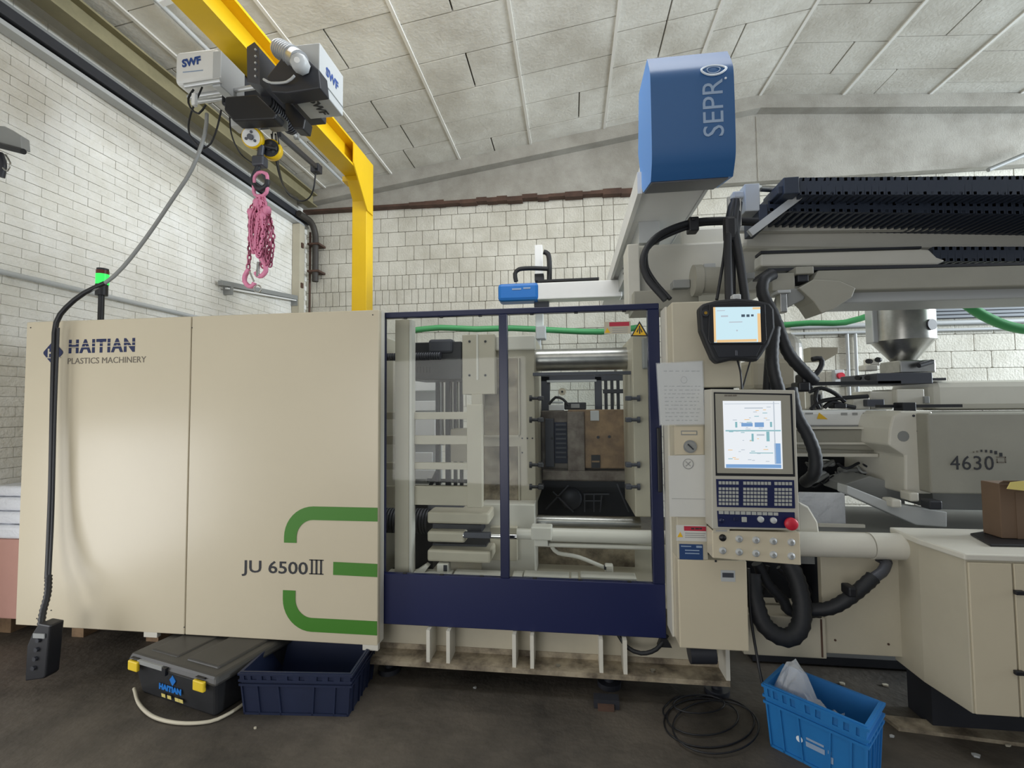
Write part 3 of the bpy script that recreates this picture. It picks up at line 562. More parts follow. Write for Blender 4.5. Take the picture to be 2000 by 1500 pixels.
# ------------------------------------------------------------------ machine bed
bdz = dz0
B_ = thing('machine_bed', 'ribbed cream steel machine bed under the blue door', 'machine base', (-.2, 3.3, 0))
bz = P(1080, 1320, Y=2.8).z; b0, b1 = P(722, 1300, Y=2.8).x, P(1426, 1320, Y=2.8).x; bt = dz0+.12
MB().box(b0, b1, 2.8, 3.0, bz, bz+.028, 'grime').to('bottom_flange', B_)
MB().box(b0, b1, 2.95, 2.97, bz+.028, bt, 'cream2').to('web', B_)
MB().box(b0, b1, 2.9, 4.24, bt, bt+.03, 'cream2').to('top_flange', B_)
MB().box(b0, b1, 4.2, 4.22, bz, bt, 'cream2').to('rear_web', B_)
for x in (836, 875, 1004, 1039, 1174, 1221, 1421):
    X = P(x, 1270, Y=2.81).x; MB().box(X-.011, X+.011, 2.81, 2.95, bz+.028, dz0-.003, 'creamw').to('rib', B_)
MB().box(b0-.02, b0, 2.8, 2.97, bz, dz0-.003, 'cream2').to('rib', B_)
MB().box(b0, b1, 2.945, 2.95, bz+.028, bz+.06, 'grime').to('dirt_line', B_)
for x in (760, 1190, 1400):
    X = P(x, 1340, Y=2.95).x; f_ = MB().cyl((X, 2.95, .0), (X, 2.95, .03), .07, 'dark').cyl((X, 2.95, .03), (X, 2.95, bz), .03, 'dark').to('levelling_foot', B_)
for x, y in ((1090, 1303), (1275, 1312)): q = P(x, y, Y=2.86); MB().cyl(q, q+Vector((0, 0, .012)), .016, 'steel', n=6).to('anchor_nut', B_)
MB().box(b0+.02, b0+1.9, 3.0, 4.18, bz, bt-.02, 'dark').to('under_shade_block', B_)  # dark block standing in for the shade under the bed
o = MB().tube([P(1208, 1240, Y=2.9), P(1225, 1264, Y=2.86), P(1252, 1276, Y=2.84), P(1282, 1268, Y=2.84), P(1303, 1240, Y=2.88)], .012, 'rubber').to('drain_hose'); o['label'] = 'thin black hose loop hanging under the right end of the blue door'; o['category'] = 'hose'
o = MB().box(P(1158, 1350, Z=.02).x, P(1205, 1350, Z=.02).x, 2.72, 2.78, .001, .05, 'dark').box(P(1165, 1350, Z=.02).x, P(1195, 1350, Z=.02).x, 2.70, 2.72, .0, .03, 'rust').to('wedge_block'); o['label'] = 'small dark steel wedge on the floor under the bed'; o['category'] = 'wedge'

# ------------------------------------------------------------------ clamping unit behind the panes
K = thing('clamping_unit', 'clamping unit with cream platens and chrome tie bars seen through the door', 'clamp unit', (-.2, 3.6, bt))
mp = MB(); bx(mp, 940, 655, 1045, 990, 3.4, .75, 'cream2', .006); mp = mp.to('moving_platen', K)
for y0, y1 in ((700, 850), (872, 978)):
    mb = MB(); bx(mb, 944, y0, 1012, y1, 3.395, .01, 'grime', .004); mb.to('pocket', mp)
    mb = MB(); x0, x1, z0, z1 = R4(944, y0, 1012, y1, 3.37); mb.rbox(x0-.008, x0, 3.37, 3.4, z0, z1, 'cream2', .003, 1).rbox(x1, x1+.01, 3.37, 3.4, z0, z1, 'cream2', .003, 1).box(x0, x1, 3.37, 3.4, z0-.014, z0, 'cream2').to('pocket_rim', mp)
mb = MB(); bx(mb, 962, 655, 1045, 684, 3.36, .1, 'creamw', .01); mb.to('platen_cap', K)
mb = MB(); bx(mb, 903, 653, 966, 770, 3.3, .2, 'cream2', .004); bp_ = mb.to('bolt_plate', K)
for x, y in ((917, 667), (948, 667), (917, 733), (948, 733), (929, 780)): q = P(x, y, Y=3.3); MB().cyl(q, q+Vector((0, -.004, 0)), .009, 'black', n=12).to('bolt_hole', bp_)
mb = MB(); bx(mb, 921, 770, 942, 800, 3.29, .1, 'cream2', .003); mb.to('bracket', K)
mb = MB(); bx(mb, 930, 652, 934, 742, 3.29, .02, 'creamw'); mb.to('edge_strip', bp_)
for x, y in ((1020, 856), (1030, 856), (1040, 856), (1020, 884)): q = P(x, y, Y=3.395); MB().cyl(q, q+Vector((0, -.005, 0)), .006, 'dark', n=10).to('bolt', mp)
fp = MB(); bx(fp, 1237, 655, 1285, 1010, 3.3, .6, 'cream2', .008); fp = fp.to('fixed_platen', K)
mb = MB(); bx(mb, 1255, 660, 1275, 720, 3.25, .05, 'grey', .01); mb.to('tie_bar_nut', K)
# tie bars (front pair, rear pair)
def tie(px0, py, px1, Y, r, part='tie_bar'):
    a, b = P(px0, py, Y=Y), P(px1, py, Y=Y); z = (a.z+b.z)/2; MB().cyl((a.x, Y, z), (b.x, Y, z), r, 'steel', n=32).to(part, K)
tie(1030, 702, 1250, 3.62, .085); tie(1030, 1022, 1250, 3.5, .055); tie(1030, 800, 1250, 4.25, .0001) if False else None
tie(800, 706, 905, 3.6, .075)
MB().box(-.27, .5, 3.36, 3.42, P(1140, 733, Y=3.4).z, P(1140, 727, Y=3.4).z, 'gun').to('cover_rail', K)
# T-clamps on both platens
for y in (778, 820, 908, 951):
    for (xh, xs, s) in ((1034, 1048, 1), (1250, 1236, -1)):
        Y = 3.3 if s == 1 else 3.27; m_ = 'black' if s == 1 else 'gun'
        a, b = P(xh, y, Y=Y), P(xs+s*8, y, Y=Y); MB().cyl(a, a+Vector((s*.018, 0, 0)), .022, m_, n=12).cyl(a, b, .011, m_, n=10).rbox(b.x-.02, b.x+.02, Y-.015, Y+.05, b.z-.016, b.z+.016, m_, .004, 1).to('mould_clamp', K)
# shoes, rail and screws at the lower left
for (y0, y1, x1, Y) in ((998, 1028, 955, 3.05), (1036, 1064, 908, 3.02), (1073, 1103, 958, 3.0)):
    mb = MB(); bx(mb, 834, y0+3, x1, y1-4, Y, .25, 'cream2', .014); mb.to('platen_shoe', K)
mb = MB(); bx(mb, 845, 1024, 940, 1040, 3.1, .3, 'dark'); bx(mb, 845, 1063, 950, 1076, 3.1, .3, 'dark'); mb.to('shoe_gap', K)
mb = MB(); bx(mb, 940, 985, 1045, 1130, 3.25, .3, 'creamw', .006); mb.to('platen_foot', K)
mb = MB(); bx(mb, 957, 1030, 1010, 1095, 3.2, .05, 'cream2', .004); mb.to('foot_plate', K)
def threaded(x0, x1, y0, y1, Y, part, pitch=.03):
    a, b = P(x0, (y0+y1)/2, Y=Y), P(x1, (y0+y1)/2, Y=Y); r_ = (P(x0, y0, Y=Y).z-P(x0, y1, Y=Y).z)/2; mb = MB(); x = a.x
    mb.cyl((a.x, Y, a.z), (b.x, Y, a.z), r_*.75, 'dark', n=18)
    while x < b.x: mb.cyl((x, Y, a.z), (x+pitch*.55, Y, a.z), r_, 'gun', n=18); x += pitch
    mb.to(part, K)
threaded(752, 838, 992, 1040, 3.35, 'threaded_spindle', .022); threaded(752, 860, 690, 705, 3.45, 'threaded_spindle', .018)
mb = MB(); bx(mb, 800, 668, 902, 742, 3.5, .4, 'black', .008); bx(mb, 836, 662, 884, 690, 3.48, .1, 'gun', .02); mb.to('drive_housing', K)
for i in range(6): mb = MB(); bx(mb, 806+i*6, 716, 809+i*6, 728, 3.49, .012, 'black'); mb.to('cooling_slot', K)
for x, w in ((854, 7), (874, 9), (888, 5), (900, 5)): mb = MB(); bx(mb, x-w/2, 740, x+w/2, 950, 3.75+.02*(x % 3), .05, 'dark', .003); mb.to('dark_upright', K)
for x, w in ((864, 5), (882, 4), (893, 5)): mb = MB(); bx(mb, x-w/2, 740, x+w/2, 870, 3.85, .04, 'steel', .003); mb.to('guide_rod', K)
mb = MB(); bx(mb, 880, 838, 915, 902, 3.6, .2, 'cream2', .006); mb.to('valve_block', K)
mb = MB(); bx(mb, 835, 985, 905, 996, 3.2, .12, 'gun', .003); mb.to('linear_rail', K)
for a, b in (((840, 950), (862, 905)), ((835, 938), (915, 940))): MB().bar(P(*a, Y=3.9), P(*b, Y=3.9), .02, .03, 'black').to('link_bar', K)
# ejector / pull-back cylinder in front
Yc = 3.03
t = thing('hydraulic_cylinder', 'long white hydraulic cylinder with chrome rod low behind the right pane', 'cylinder', tuple(P(1100, 1047, Y=Yc)))
def cylx(x0, x1, y, Y, r_, mt, part, par, n=20):
    a, b = P(x0, y, Y=Y), P(x1, y, Y=Y); z = (a.z+b.z)/2; return MB().cyl((a.x, Y, z), (b.x, Y, z), r_, mt, n=n).to(part, par)
cylx(1075, 1300, 1047, Yc, .042, 'creamw', 'barrel', t); cylx(1010, 1045, 1043, Yc, .034, 'creamw', 'gland', t); cylx(905, 1012, 1047, Yc, .017, 'chrome', 'rod', t)
mb = MB(); bx(mb, 1037, 1030, 1078, 1056, Yc-.05, .1, 'creamw', .008); mb.to('end_block', t)
mb = MB(); bx(mb, 1043, 1054, 1070, 1068, Yc-.04, .08, 'creamw', .006); mb.to('port_block', t)
cylx(1068, 1290, 1067, Yc, .014, 'creamw', 'oil_pipe', t, 12)
MB().tube([P(1078, 1068, Y=3.03), P(1090, 1080, Y=3.05), P(1130, 1088, Y=3.1), P(1180, 1108, Y=3.15)], .013, 'creamw').to('branch_pipe', t)
mb = MB(); bx(mb, 1182, 1104, 1198, 1124, 3.12, .05, 'creamw', .008); bx(mb, 1180, 1108, 1184, 1113, 3.11, .05, 'dark'); mb.to('valve', t)
mb = MB(); bx(mb, 905, 1041, 958, 1052, 3.0, .04, 'gun', .005); mb.to('rod_clevis', t)
# lower ledge
t = thing('drip_ledge', 'narrow pale ledge in pieces along the lower edge of the door window', 'ledge', (-.2, 3.0, wz0))
for a, b in ((752, 770), (804, 880), (884, 976), (1000, 1020), (1022, 1112), (1115, 1130), (1134, 1244)):
    mb = MB(); bx(mb, a, 1121+(a-752)*.018, b, 1133+(a-752)*.018, 2.95, .1, 'creamw', .006); mb.to('ledge_piece', t)
mb = MB(); poly(mb, [(806, 1120), (830, 1104), (836, 1108), (826, 1122)], 2.98, .06, 'creamw'); mb.to('small_bracket', t)
mb = MB(); bx(mb, 853, 1102, 875, 1122, 2.98, .08, 'creamw', .006); bx(mb, 866, 1104, 873, 1116, 2.975, .01, 'dark'); mb.to('small_block', t)
mb = MB(); bx(mb, 1030, 1072, 1240, 1128, 3.6, .05, 'grime'); mb.to('splash_plate', t)
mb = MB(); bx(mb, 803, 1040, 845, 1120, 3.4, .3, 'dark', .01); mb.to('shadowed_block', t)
# inner guard ladder
t = thing('inner_guard', 'grey beige ladder-like guard frame just behind the left pane', 'guard', (-.9, 2.98, .6))
mb = MB(); bx(mb, 771, 624, 799, 1122, 2.97, .05, 'cream2', .004); mb.to('upright', t)
mb = MB(); bx(mb, 799, 624, 804, 1122, 2.955, .075, 'creamw', .002); mb.to('upright_lip', t)
mb = MB(); bx(mb, 912, 790, 941, 992, 3.0, .06, 'cream2', .004); mb.to('upright', t)
for y0, y1, xa in ((805, 819, 803), (851, 868, 803), (904, 917, 803), (950, 987, 803)):
    mb = MB(); bx(mb, xa, y0, 915, y1, 3.01, .04, 'cream2', .003); mb.to('slat', t)
    mb = MB(); bx(mb, 748, y0, 772, y1, 3.01, .04, 'cream2', .003); mb.to('slat', t)
# rear guard with opening and mould space
t = thing('rear_guard', 'grey rear guard frame with bright window between the platens', 'guard', (.1, 4.5, .5))
mb = MB(); bx(mb, 1050, 735, 1074, 830, 4.3, .05, 'gun', .004); bx(mb, 1162, 735, 1176, 830, 4.3, .05, 'gun', .004); bx(mb, 1050, 732, 1240, 744, 4.3, .05, 'gun', .004); bx(mb, 1068, 742, 1165, 746, 4.29, .06, 'lgrey'); mb.to('window_frame', t)
mb = MB(); bx(mb, 1074, 744, 1162, 800, 4.33, .005, 'pane'); mb.to('window_pane', t)
mb = MB()
for x in (1184, 1196, 1208, 1222): bx(mb, x-3, 742, x+3, 830, 4.28, .04, 'dark', .003)
bx(mb, 1178, 760, 1240, 768, 4.27, .04, 'dark', .003); mb.to('dark_framework', t)
mb = MB(); q = P(1098, 765, Y=4.32); mb.cyl(q, q+Vector((0, -.01, 0)), .035, 'cream2').cyl(q+Vector((0, -.01, 0)), q+Vector((0, -.014, 0)), .01, 'dark'); mb.to('round_gauge', t)
mb = MB(); bx(mb, 1072, 790, 1102, 802, 4.1, .1, 'white', .004); bx(mb, 1074, 784, 1100, 788, 4.1, .05, 'lgrey', .004); mb.to('tray', t)
mb = MB(); bx(mb, 1102, 786, 1145, 800, 4.0, .08, 'black', .008); bx(mb, 1115, 789, 1132, 797, 3.99, .02, 'grey', .003); mb.to('coupling_block', t)
MB().tube([P(1072, 790, Y=4.0), P(1085, 776, Y=4.0), P(1100, 780, Y=3.98), P(1110, 792, Y=3.98)], .012, 'black').to('hose', t)
bk = MB(); bx(bk, 1040, 826, 1245, 1020, 4.35, .04, 'near_black'); bk.to('lower_plate', t)
mb = MB(); bx(mb, 750, 950, 1245, 1130, 4.4, .04, 'near_black'); mb.to('rear_skirt', t)
for y0, y1, x0, x1 in ((745, 763, 804, 852), (783, 802, 804, 852), (817, 851, 804, 850), (884, 904, 804, 844), (918, 936, 804, 850), (738, 760, 750, 768), (775, 806, 750, 768), (868, 904, 750, 768), (921, 956, 750, 768)):
    mb = MB(); bx(mb, x0, y0, x1, y1, 4.3, .03, 'bwhite', .003); mb.to('white_board', t, label='white board with its brightness painted in')  # extra-white colour stands in for strong light behind the slats
mb = MB(); bx(mb, 750, 736, 862, 945, 4.36, .03, 'lgrey'); mb.to('grey_board', t)
md = thing('mould_half', 'oily brown steel mould plate in front of the rear guard between the platens', 'mould', (.15, 4.0, .6))
mb = MB(); bx(mb, 1058, 802, 1232, 940, 4.05, .14, 'mould', .006); mb.to('backing_plate', md)
mb = MB(); bx(mb, 1110, 800, 1228, 915, 3.95, .1, 'brown', .006); mb.to('brown_plate', md, label='brown stained plate')
mb = MB(); bx(mb, 1108, 804, 1142, 924, 3.92, .06, 'mould', .005); mb.to('side_bar', md)
mb = MB(); bx(mb, 1065, 818, 1082, 912, 4.0, .06, 'gun', .003); bx(mb, 1083, 825, 1110, 905, 4.01, .03, 'dcrate', .003); mb.to('dark_insert', md)
mb = MB()
for k in range(8): bx(mb, 1085, 828+k*9, 1106, 832+k*9, 3.995, .02, 'gun', .002)
mb.to('cooling_connectors', md)
mb = MB(); bx(mb, 1155, 889, 1172, 914, 3.93, .03, 'black'); bx(mb, 1156, 900, 1171, 903, 3.925, .02, 'brown'); mb.to('gate_slot', md)
mb = MB(); bx(mb, 1153, 802, 1170, 822, 3.93, .03, 'lgrey', .004); mb.to('lifting_plate', md)
for x, y in ((1124, 856), (1168, 854), (1190, 853), (1078, 856), (1118, 870)): q = P(x, y, Y=3.93); MB().cyl(q, q+Vector((0, -.008, 0)), .012, 'dark', n=10).to('bolt', md)
mb = MB(); bx(mb, 1060, 920, 1228, 938, 3.9, .1, 'mould', .004); mb.to('bottom_bar', md)
t = thing('scrap_chute', 'dark chute with thin pale rods beneath the mould', 'chute', (.15, 4.1, .6))
mb = MB(); bx(mb, 1048, 940, 1238, 1008, 4.2, .03, 'near_black'); mb.to('back_plate', t)
for a, b in (((1066, 995), (1110, 948)), ((1205, 945), (1228, 1000)), ((1080, 960), (1120, 1000)), ((1140, 965), (1190, 965)), ((1140, 978), (1175, 978)), ((1142, 965), (1142, 1000)), ((1160, 965), (1160, 1000)), ((1175, 968), (1172, 1000))): MB().bar(P(*a, Y=4.1), P(*b, Y=4.1), .01, .012, 'gun').to('rod', t)
mb = MB(); q = P(1115, 975, Y=4.15); mb.lathe([(0, 0), (.08, .0), (.1, .02), (.1, .05)], q, 'gun', axis=(0, 1, 0)); mb.to('round_part', t)
# green hoses behind
o = MB().tube([P(800, 646, Y=5.2), P(860, 640, Y=5.2), P(930, 643, Y=5.2), P(1000, 641, Y=5.2), P(1100, 646, Y=5.2), P(1175, 648, Y=5.2), P(1245, 640, Y=5.2)], .035, 'hose', n=10, step=.2).to('green_hose'); o['label'] = 'green hose slung behind the machine above the platens'; o['category'] = 'hose'
o = MB().tube([P(1530, 635, Y=4.6), P(1580, 631, Y=4.6), P(1650, 630, Y=4.6), P(1710, 612, Y=4.6)], .028, 'hose', n=10, step=.1).to('green_hose'); o['label'] = 'thin green hose running to the hopper from behind the robot pendant'; o['category'] = 'hose'
o = MB().tube([P(1855, 560, Y=3.9), P(1880, 588, Y=3.9), P(1920, 616, Y=3.9), P(1970, 637, Y=3.9), P(2030, 645, Y=3.9), P(2150, 640, Y=3.9), P(2280, 600, Y=3.9)], .036, 'hose', n=14, step=.05).to('green_hose'); o['label'] = 'thick green hose curving out of the frame at the right'; o['category'] = 'hose'

# ------------------------------------------------------------------ control column
def px_part(name, parent, *rects, **kw):
    """rects: (x0,y0,x1,y1,Y,depth,material[,radius]) joined into one part"""
    mb = MB()
    for r in rects: bx(mb, *r)
    return mb.to(name, parent, **kw)
def px_each(name, parent, *rects, **kw):
    for r in rects: px_part(name, parent, r, **kw)
def px_poly(name, parent, pts, Y, dep, mt, bevel=0, **kw):
    mb = MB(); poly(mb, pts, Y, dep, mt); return mb.to(name, parent, bevel=bevel, **kw)
Yk = 2.6
cx0, cx1 = P(1319, 900, Y=Yk).x, P(1447, 680, Y=Yk).x; cz1, cz0 = P(1380, 588, Y=Yk).z, P(1390, 1269, Y=Yk).z
K2 = thing('control_column', 'tall cream control column with key switch and stickers beside the blue door', 'column', (cx0+.15, 2.8, 0))
zu, zl = P(1380, 757, Y=Yk).z, P(1390, 1094, Y=Yk).z
MB().rbox(cx0, cx1, Yk, Yk+.26, zu, cz1, 'cream2', .006).to('upper_box', K2)
MB().rbox(cx0, P(1378, 900, Y=Yk).x, Yk, Yk+.26, zl, zu, 'cream2', .004).to('middle_box', K2)
MB().rbox(cx0, P(1461, 1180, Y=Yk).x, Yk, Yk+.26, cz0, zl, 'cream', .006).to('lower_box', K2)
MB().box(P(1378, 900, Y=Yk).x+.001, P(1450, 900, Y=Yk).x, Yk+.1, Yk+.25, zl, zu, 'near_black').to('recess', K2)  # near-black box painting the shade of the recess
MB().box(cx0-.012, cx0-.001, Yk+.12, Yk+.26, cz0, cz1, 'creamw').to('side_strip', K2)
px_part('name_slot', K2, (1330, 841, 1362, 850, Yk-.003, .003, 'grey'), (1332, 843, 1360, 848, Yk-.005, .003, 'cream'))
px_part('key_plate', K2, (1317, 833, 1374, 888, Yk-.002, .002, 'cream'))
q = P(1347, 872, Y=Yk-.002); o = MB().cyl(q, q+Vector((0, -.012, 0)), .034, 'steel', n=28).cyl(q+Vector((0, -.012, 0)), q+Vector((0, -.018, 0)), .026, 'grey', n=24).to('key_switch', K2)
MB().bar(q+Vector((-.014, -.02, .014)), q+Vector((.014, -.02, -.014)), .006, .006, 'dark').to('key_slot', o)
st = px_part('warning_sticker', K2, (1321, 1026, 1380, 1057, Yk-.002, .002, 'paper'), (1336, 1028, 1379, 1037, Yk-.003, .001, 'sred'), (1338, 1041, 1378, 1042.5, Yk-.003, .001, 'pgrey'), (1338, 1045, 1376, 1046.5, Yk-.003, .001, 'pgrey'), (1338, 1049, 1378, 1050.5, Yk-.003, .001, 'pgrey'), label='white sticker with red bar')
px_poly('warning_triangle', st, [(1323, 1049), (1334, 1049), (1328.5, 1039)], Yk-.0035, .001, 'syel')
px_part('sticker_text', st, (1350, 1031, 1356, 1034, Yk-.0038, .0005, 'ink'), (1358, 1031, 1365, 1034, Yk-.0038, .0005, 'ink'), (1366, 1031, 1371, 1034, Yk-.0038, .0005, 'ink'))
st = px_part('blue_sticker', K2, (1327, 1063, 1373, 1093, Yk-.002, .002, 'sblue'), (1330, 1066, 1350, 1068, Yk-.003, .001, 'inkw'), (1360, 1066, 1371, 1070, Yk-.003, .001, 'inkw'), (1338, 1074, 1366, 1076, Yk-.003, .001, 'inkw'), (1338, 1080, 1366, 1082, Yk-.003, .001, 'inkw'), label='dark blue sticker')
px_part('rating_label', K2, (1408, 1114, 1436, 1136, Yk-.002, .002, 'lgrey'), (1411, 1119, 1433, 1128, Yk-.003, .001, 'gun'))
px_part('thin_line', K2, (1396, 1094, 1400, 1098, Yk-.002, .002, 'ink'))
MB().cyl(P(1345, 1262, Y=2.75)+Vector((0, 0, -.03)), P(1395, 1262, Y=2.75)+Vector((0, 0, -.03)), .06, 'dark', n=18).to('cable_bushing', K2)
# papers
t = thing('plastic_sleeve_sheet', 'printed sheet in a clear sleeve taped over the column edge, upper of two', 'paper', tuple(P(1330, 828, Y=2.58)))
px_poly('sheet', t, [(1283, 711), (1371, 706), (1376, 828), (1290, 829)], 2.585, .003, 'paper')
mb = MB(); poly(mb, [(1281, 709), (1373, 704), (1378, 830), (1288, 831)], 2.581, .002, 'film'); mb.to('sleeve', t)
rr = random.Random(5); mb = MB()
for k in range(14):
    y = 724+k*7.4
    if k < 1 or 3 < k < 14:
        x = 1296+k*.3
        while x < 1364: w = rr.uniform(3, 9); bx(mb, x, y, min(x+w, 1368), y+1.6, 2.584, .0008, 'pgrey'); x += w+rr.uniform(1.5, 5)
mb.to('print', t)
mb = MB(); q = P(1336, 742, Y=2.584); mb.tube([q+Vector((.016*math.cos(a), 0, .018*math.sin(a))) for a in [i*math.pi/5 for i in range(10)]], .0012, 'grey', n=4, close=True); mb.to('bulb_drawing', t)
t = thing('taped_sheet', 'plain white sheet taped to the column below the key switch', 'paper', tuple(P(1348, 1010, Y=2.59)))
px_poly('sheet', t, [(1305, 890), (1392, 888), (1394, 1010), (1308, 1009)], 2.59, .002, 'paper')
mb = MB(); q = P(1344, 906, Y=2.588)
mb.tube([q+Vector((.026*math.cos(a), 0, .026*math.sin(a))) for a in [i*math.pi/6 for i in range(12)]], .002, 'pgrey', n=4, close=True); mb.tube([q+Vector((-.012, 0, .012)), q+Vector((.012, 0, -.012))], .002, 'pgrey', n=4).tube([q+Vector((-.012, 0, -.012)), q+Vector((.012, 0, .012))], .002, 'pgrey', n=4)
bx(mb, 1312, 974, 1386, 974.8, 2.589, .0008, 'pgrey'); mb.to('round_mark', t)

# ------------------------------------------------------------------ operator panel
Yo = 2.46
O = thing('operator_panel', 'machine operator panel with lit screen, navy keypad and red stop button', 'control panel', tuple(P(1475, 1100, Y=2.55)))
px_poly('housing', O, [(1388, 760), (1553, 762), (1562, 1036), (1391, 1033)], Yo, .12, 'frameg', .004)
px_poly('bezel', O, [(1394, 766), (1547, 769), (1553, 931), (1398, 929)], Yo-.002, .004, 'black')
bz_ = px_poly('screen_bezel', O, [(1397, 769), (1543, 772), (1549, 926), (1401, 924)], Yo-.006, .006, 'bezel')
px_part('small_lettering', bz_, (1415, 771, 1421, 774, Yo-.0075, .001, 'inkg'), (1422, 771, 1430, 774, Yo-.0075, .001, 'inkg'), (1431, 771, 1439, 774, Yo-.0075, .001, 'inkg'))
sc = px_poly('screen', O, [(1412, 783), (1525, 783), (1529, 916), (1416, 914)], Yo-.009, .004, 'scr')
def scr(*rects):
    mb = MB()
    for x0, y0, x1, y1, m_ in rects: bx(mb, x0, y0, x1, y1, Yo-.0105, .001, m_)
    return mb
rr = random.Random(9); L_ = [(1415, 788, 1522, 789, 'scrg'), (1417, 840, 1525, 842.5, 'scrt'), (1436, 824, 1440, 835, 'scrt'), (1448, 826, 1470, 833, 'scrb'), (1474, 825, 1492, 834, 'scrb'), (1504, 824, 1508, 834, 'scrt'), (1513, 866, 1525, 906, 'scrb'), (1418, 907, 1526, 914, 'scrb'), (1468, 847, 1472, 862, 'scrt'), (1497, 843, 1503, 862, 'scrt'), (1464, 884, 1510, 885.5, 'scrt'), (1478, 848, 1493, 851, 'scrg'), (1512, 784, 1514, 905, 'scrg'), (1454, 796, 1490, 798, 'scrg')]
for k in range(38): x, y = rr.uniform(1420, 1500), rr.uniform(794, 902); L_.append((x, y, x+rr.uniform(3, 10), y+1.3, rr.choice(('scrg', 'scrg', 'scrt', 'scro'))))
scr(*L_).to('screen_graphics', sc)
kp = px_poly('keypad', O, [(1399, 936), (1551, 938), (1553, 993), (1401, 990)], Yo-.006, .006, 'navyp')
mb = MB()
for g0, n, w in ((1404, 6, 6.7), (1452, 8, 6.9), (1513, 5, 7.1)):
    for i in range(n):
        x = g0+i*w; o_ = (x-1400)*.012
        bx(mb, x, 940+o_, x+w-1.5, 946+o_, Yo-.009, .004, 'key')
        if not (g0 == 1452 and i > 6):
            for j in range(5): bx(mb, x, 952+j*7.3+o_, x+w-1.7, 957.2+j*7.3+o_, Yo-.009, .004, 'key')
mb.to('keys', kp, kind='stuff')
sp = px_poly('switch_strip', O, [(1401, 998), (1552, 1001), (1554, 1032), (1403, 1029)], Yo-.006, .006, 'navyp')
mb = MB()
for i in range(11): x = 1404+i*10.7; bx(mb, x, 998+i*.3, x+9, 1004+i*.3, Yo-.008, .003, 'key')
mb.to('label_tabs', sp)
def rnd_btn(x, y, r_, mt, par, name='push_button', d=.012, Y=None, **kw):
    q = P(x, y, Y=Y or Yo-.006); return MB().lathe([(r_*1.0, 0), (r_*1.0, -d*.7), (r_*.85, -d), (0, -d)], q, mt, n=20, axis=(0, 1, 0)).to(name, par, **kw)
px_each('square_key', sp, (1449, 1010, 1459, 1020, Yo-.012, .006, 'key', .002)); px_each('square_key', sp, (1433, 1010, 1442, 1018, Yo-.012, .006, 'navy', .002))
rnd_btn(1485, 1014, .015, 'lgrey', sp); rnd_btn(1510, 1016, .015, 'lgrey', sp); rnd_btn(1408, 1016, .012, 'navy', sp, 'usb_cap')
q = P(1541, 1021, Y=Yo-.006); MB().lathe([(.018, 0), (.016, -.012), (.03, -.016), (.03, -.03), (.024, -.036), (0, -.036)], q, 'red', n=24, axis=(0, 1, 0)).to('stop_button', sp, label='red mushroom stop button')
px_poly('button_box', O, [(1391, 1036), (1562, 1040), (1565, 1104), (1392, 1090)], Yo+.01, .1, 'cream', .004)
for i, x in enumerate((1411, 1443, 1476, 1510, 1545)):
    for j in range(2):
        y = 1050+i*2.2+j*(25+i*.5); q = P(x, y, Y=Yo+.01); m_ = 'black' if (i == 0 and j == 0) else 'lgrey'
        b_ = MB().lathe([(.017, 0), (.017, -.006), (.013, -.007), (.013, -.011), (0, -.011)], q, m_, n=18, axis=(0, 1, 0)).to('selector_button', O)
        if not (i == 0 and j == 0): MB().cyl(q+Vector((0, -.011, 0)), q+Vector((0, -.012, 0)), .008, 'grey', n=12).to('button_mark', b_)
px_part('small_label', O, (1393, 1029+4, 1425, 1041, Yo+.007, .003, 'cream2'), (1398, 1035, 1420, 1038, Yo+.006, .002, 'pgrey'))
MB().rbox(P(1400, 750, Y=2.55).x, P(1540, 750, Y=2.55).x, 2.585, 2.7, zl+.1, zu-.05, 'grey', .006).to('mounting_arm', O)
# small robot pendant above
Yr = 2.47
T = thing('robot_pendant', 'black handheld robot pendant with bright screen hung above the operator panel', 'control panel', tuple(P(1440, 708, Y=2.5)))
o1 = [(1366, 601), (1374, 593), (1400, 586), (1440, 582), (1480, 586), (1505, 592), (1513, 603), (1515, 640), (1503, 672), (1490, 692), (1480, 706), (1452, 703), (1432, 703), (1402, 710), (1392, 700), (1378, 668), (1369, 645)]
px_poly('body', T, o1, Yr, .07, 'rubber', .012)
px_poly('face_plate', T, [(1385, 594), (1440, 590), (1495, 594), (1498, 664), (1492, 672), (1388, 672), (1383, 664)], Yr-.006, .006, 'black', .003)
px_poly('lower_plate', T, [(1392, 674), (1488, 674), (1478, 696), (1404, 698)], Yr-.004, .004, 'near_black', .002)
sc2 = px_poly('screen', T, [(1394, 600), (1485, 599), (1486, 668), (1395, 669)], Yr-.008, .003, 'scrc')
mb = MB()
for r_ in ((1394, 600, 1398, 668, 'scro'), (1480, 612, 1486, 668, 'scro'), (1400, 663, 1478, 668, 'scro'), (1470, 600, 1485, 604, 'scro'), (1408, 616, 1422, 619, 'scrg'), (1448, 614, 1455, 619, 'scrd'), (1458, 614, 1464, 619, 'scrd'), (1467, 614, 1472, 618, 'scrd'), (1424, 628, 1450, 630, 'scrg'), (1438, 644, 1441, 647, 'scrg'), (1400, 606, 1416, 607.5, 'scrg')): bx(mb, *r_[:4], Yr-.0095, .001, r_[4])
mb.to('screen_graphics', sc2)
q = P(1377, 612, Y=Yr-.001); MB().cyl(q, q+Vector((0, -.012, 0)), .018, 'dark', n=18).cyl(q+Vector((0, -.012, 0)), q+Vector((0, -.014, 0)), .008, 'wgold', n=12).to('key_switch', T)
px_part('grip_notch', T, (1436, 684, 1441, 695, Yr-.008, .006, 'gun', .003))
px_part('hanging_bracket', T, (1432, 574, 1448, 586, Yr+.01, .05, 'lgrey', .006))
